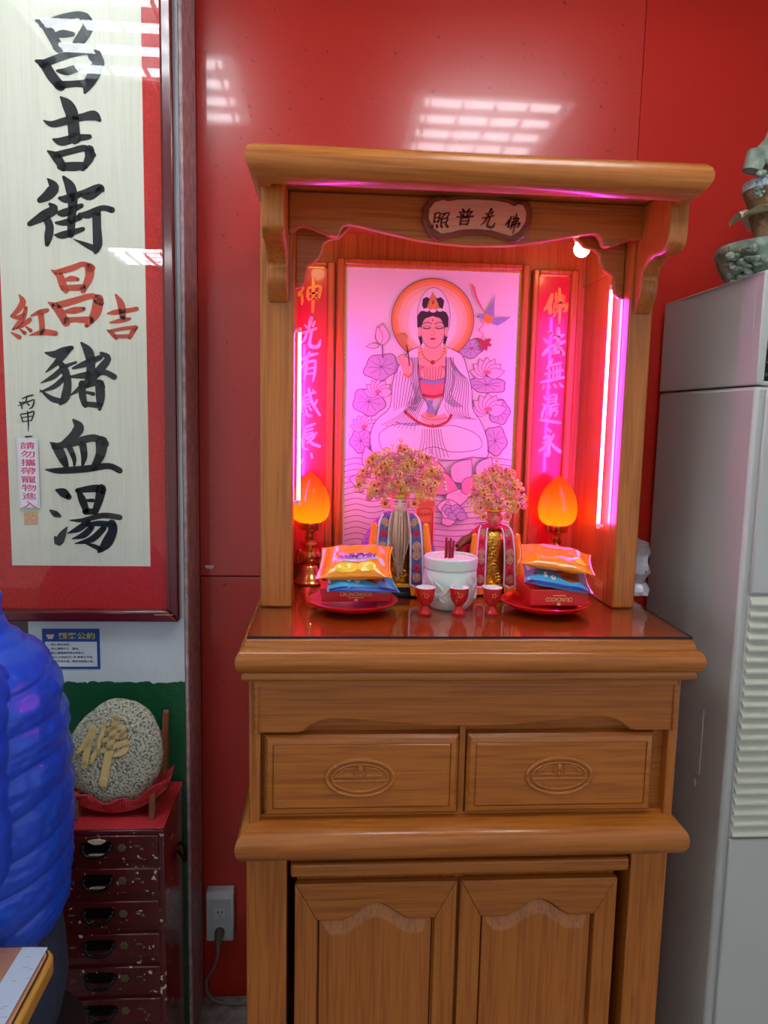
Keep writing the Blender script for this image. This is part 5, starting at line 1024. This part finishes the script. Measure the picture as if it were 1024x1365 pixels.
for k in range(26):
    x = rnd.uniform(a.x+.008, b.x-.012); y = rnd.uniform(.76, a.y-.01); L_ = rnd.uniform(.006, .018); mk.add([(x, y, ZTB+.0028), (x+L_, y+.001, ZTB+.0028), (x+L_, y+.003, ZTB+.0028), (x, y+.002, ZTB+.0028)], [(0, 1, 2, 3)])
mk.build('faint_print', pbr('menu_print', (160, 176, 196), .5), mn)

# ================================================================== seated person in a blue down jacket, and the stool
stl = thing('stool', 'round dark stool under the person in the blue jacket', 'stool', (-.62, 1.37, 0))
MB().lathe([(0, .385), (.145, .385), (.150, .392), (.150, .413), (.145, .420), (0, .421)], (-.62, 1.37, 0), 36).build('seat', pbr('stool_seat', (50, 36, 34), .4), stl)
for k in range(4): a_ = PI/4+PI/2*k; MB().tube([(-.62+.10*math.cos(a_), 1.37+.10*math.sin(a_), .385), (-.62+.15*math.cos(a_), 1.37+.15*math.sin(a_), 0)], .012, 10).build('leg', pbr('stool_leg', (70, 70, 74), .3, metal=.8), stl)
pe = thing('person', 'person in a blue quilted down jacket and jeans seated leaning over the table', 'person', (-.62, 1.37, 0))
F2 = Vector((-.94, -.34, 0)).normalized(); S2 = Vector((F2.y, -F2.x, 0))   # facing, and the person's right... left side towards the camera
if S2.y > 0: S2 = -S2
SK = pbr('skin', (214, 164, 136), .5); JK = pbr('jacket_nylon', (14, 72, 200), .34, coat=.2, coatr=.2, bump=.2, bscale=38, bdist=.012); JN = pbr('denim', (38, 46, 66), .8, var=.2, vscale=120)
H0 = Vector((-.620, 1.372, .53)); N0 = Vector((-.664, 1.356, 1.245)); HD = Vector((-.735, 1.33, 1.385))
def skin_obj(name, verts, edges, radii, mat, parent, sub=2):
    me = bpy.data.meshes.new(name); off = root_loc(parent); me.from_pydata([tuple(Vector(v)-off) for v in verts], edges, []); o = bpy.data.objects.new(name, me); col.objects.link(o); o.parent = parent
    md = o.modifiers.new('skin', 'SKIN'); md.use_smooth_shade = True
    for i, r in enumerate(radii):
        rr = r if isinstance(r, tuple) else (r, r); me.skin_vertices[0].data[i].radius = rr
    me.skin_vertices[0].data[0].use_root = True
    s = o.modifiers.new('sub', 'SUBSURF'); s.levels = sub; s.render_levels = sub; me.materials.append(mat); return o
V = []; E_ = []; R_ = []
def vv(p, r, frm=None):
    V.append(Vector(p)); R_.append(r); i = len(V)-1
    if frm is not None: E_.append((frm, i))
    return i
pel = vv(H0+Vector((0, 0, .02)), (.10, .10)); ab = vv(H0.lerp(N0, .35), (.10, .085), pel); chs = vv(H0.lerp(N0, .75), (.10, .09), ab); nk = vv(N0, .045, chs); hb = vv(N0.lerp(HD, .55), .055, nk); hc = vv(HD, .078, hb); ht = vv(HD+Vector((-.01, 0, .075)), .062, hc)
WR_ = []
for sd in (1, -1):
    sh_ = vv(H0.lerp(N0, .86)+S2*sd*.155+Vector((.01, 0, 0)), .046, chs)
    el = vv(Vector((-.66, 1.37, .90))+S2*sd*.21, .038, sh_); wr = vv(Vector((-.86, 1.29, .835))+S2*sd*.13, .024, el); pm = vv(Vector((-.94, 1.265, .830))+S2*sd*.10, (.034, .016), wr)
    for k in range(4):
        b0 = V[pm]+F2*.030+S2*(k-1.5)*.018; f1 = vv(b0, .0085, pm); f2 = vv(b0+F2*(.034+.006*(1.5-abs(k-1.5)))+Vector((0, 0, -.004)), .0078, f1); vv(b0+F2*(.055+.008*(1.5-abs(k-1.5)))+Vector((0, 0, -.016)), .0066, f2)
    th_ = vv(V[pm]-S2*sd*.040-F2*.004, .0095, pm); vv(V[pm]-S2*sd*.050+F2*.032+Vector((0, 0, -.008)), .0078, th_)
    hp = vv(H0+S2*sd*.085+Vector((0, 0, 0)), .075, pel); kn_ = vv(H0+S2*sd*.11+F2*.42+Vector((0, 0, .0)), .055, hp); an = vv(H0+S2*sd*.11+F2*.40+Vector((0, 0, -.45)), .036, kn_); vv(H0+S2*sd*.115+F2*.53+Vector((0, 0, -.495)), (.034, .024), an)
skin_obj('body', V, E_, R_, SK, pe, 2)
# head details
hf = F2; hp_ = HD
fm = MB(); fm.ell(hp_+hf*.088+Vector((0, 0, -.008)), (.014, .012, .020), 10, 8); 
for s in (1, -1): fm.ell(hp_+S2*s*.080+Vector((0, 0, -.01)), (.014, .010, .028), 10, 8)
fm.build('nose_and_ears', SK, pe)
em_ = MB()
for s in (1, -1): em_.ell(hp_+hf*.078+S2*s*.032+Vector((0, 0, .012)), (.010, .009, .005), 8, 6)
em_.ell(hp_+hf*.080+Vector((0, 0, -.045)), (.012, .018, .004), 8, 6); em_.build('eyes_and_mouth', pbr('face_dark', (90, 44, 44), .5), pe)
hr = MB(); hr.ell(hp_-hf*.018+Vector((0, 0, .045)), (.100, .098, .098), 24, 16); hr.v = [p if p[2] > hp_.z-.03 or (Vector(p)-hp_).dot(hf) < 0 else tuple(Vector(p)-hf*.03) for p in hr.v]; hr.build('hair', pbr('black_hair', (20, 17, 17), .5), pe)
# jacket: quilted loft over the leaning torso
def ringj(c, a_, b_, z, ph, n=96):
    out = []
    for i in range(n):
        t_ = 2*PI*i/n; u, v = math.cos(t_), math.sin(t_)
        d = F2*(a_*u)+S2*(b_*v); l = d.length; p = c+d
        w_ = .012*noise.noise(Vector((p.x*9, p.y*9, z*9)))
        ss = (z-.24*p.x+w_)/.068; lo = abs(math.sin(PI*ss))**.30
        bul = .0125*lo+.0035*noise.noise(Vector((p.x*45+z*25, p.y*45, z*22)))*lo+.0045*noise.noise(Vector((p.x*90+z*70, p.y*90, z*50)))*lo-.010
        if z > 1.23: bul *= .5
        out.append(Vector((c.x, c.y, z))+d*((l+bul)/l))
    return out
prof = [(.690, -.634, .122, .172), (.705, -.632, .130, .182), (.75, -.630, .136, .190), (.85, -.628, .142, .198), (.95, -.627, .143, .200), (1.05, -.628, .140, .200), (1.10, -.630, .136, .198), (1.14, -.630, .130, .192), (1.175, -.630, .118, .178), (1.205, -.635, .100, .145), (1.228, -.645, .082, .105), (1.243, -.655, .070, .080), (1.27, -.667, .070, .078), (1.305, -.675, .078, .082), (1.325, -.678, .070, .074), (1.33, -.678, .052, .055)]
rings = []
NZ = 190
for i in range(NZ+1):
    z = .690+(1.33-.690)*i/NZ
    for j in range(len(prof)-1):
        if prof[j][0] <= z <= prof[j+1][0]+1e-9:
            t_ = (z-prof[j][0])/(prof[j+1][0]-prof[j][0]); q = [prof[j][k]+(prof[j+1][k]-prof[j][k])*t_ for k in range(4)]; break
    rings.append(ringj(Vector((q[1], 1.368, 0)), q[2], q[3], z, 0))
MB().loft(rings).build('jacket', JK, pe, smooth=180)
for sd in (1, -1):
    a0 = H0.lerp(N0, .87)+S2*sd*.150+Vector((.005, 0, 0)); el = Vector((-.655, 1.37, .905))+S2*sd*.215; wr = Vector((-.84, 1.30, .845))+S2*sd*.14
    P = curve3([a0-S2*sd*.03+Vector((0, 0, .02)), a0+S2*sd*.02, a0.lerp(el, .5)+S2*sd*.025, el, el.lerp(wr, .5), wr], 14); sv = MB()
    sv.tube(P, [(.074-.026*i/len(P))*(1+.10*abs(math.sin(i*.50))**.5+.02*noise.noise(P[i]*40)) for i in range(len(P))], 24); sv.build('jacket_sleeve', JK, pe, smooth=180)
    hp = H0+S2*sd*.085; kn_ = H0+S2*sd*.11+F2*.42; an = H0+S2*sd*.11+F2*.40+Vector((0, 0, -.44)); Pj = curve3([hp+F2*.02+Vector((0, 0, .06)), hp+F2*.04, hp+F2*.14, kn_-F2*.03, kn_+F2*.02+Vector((0, 0, -.05)), kn_.lerp(an, .5), an], 6); jn = MB()
    jn.tube(Pj, [.088-.028*i/len(Pj)+.002*math.sin(i*1.9) for i in range(len(Pj))], 20); jn.build('jeans_leg', JN, pe, smooth=180)
jw = MB(); jw.loft([[H0+F2*(a_*math.cos(2*PI*i/28))+S2*(b_*math.sin(2*PI*i/28))+Vector((-.002, 0, z)) for i in range(28)] for z, a_, b_ in ((-.045, .105, .16), (.02, .118, .178), (.09, .115, .172), (.15, .108, .16), (.20, .10, .15))]); jw.build('jeans_seat', JN, pe, smooth=180)
for sd in (1, -1):
    an = H0+S2*sd*.11+F2*.40; so = MB(); so.loft([[an+F2*(.02+L_*math.cos(2*PI*i/16))+S2*(w_*math.sin(2*PI*i/16))+Vector((0, 0, z-.53)) for i in range(16)] for z, L_, w_ in ((0, .13, .045), (.02, .135, .048), (.05, .12, .044), (.075, .07, .042), (.10, .05, .042))]); so.build('shoe', pbr('shoe_black', (24, 24, 26), .5), pe, smooth=60)
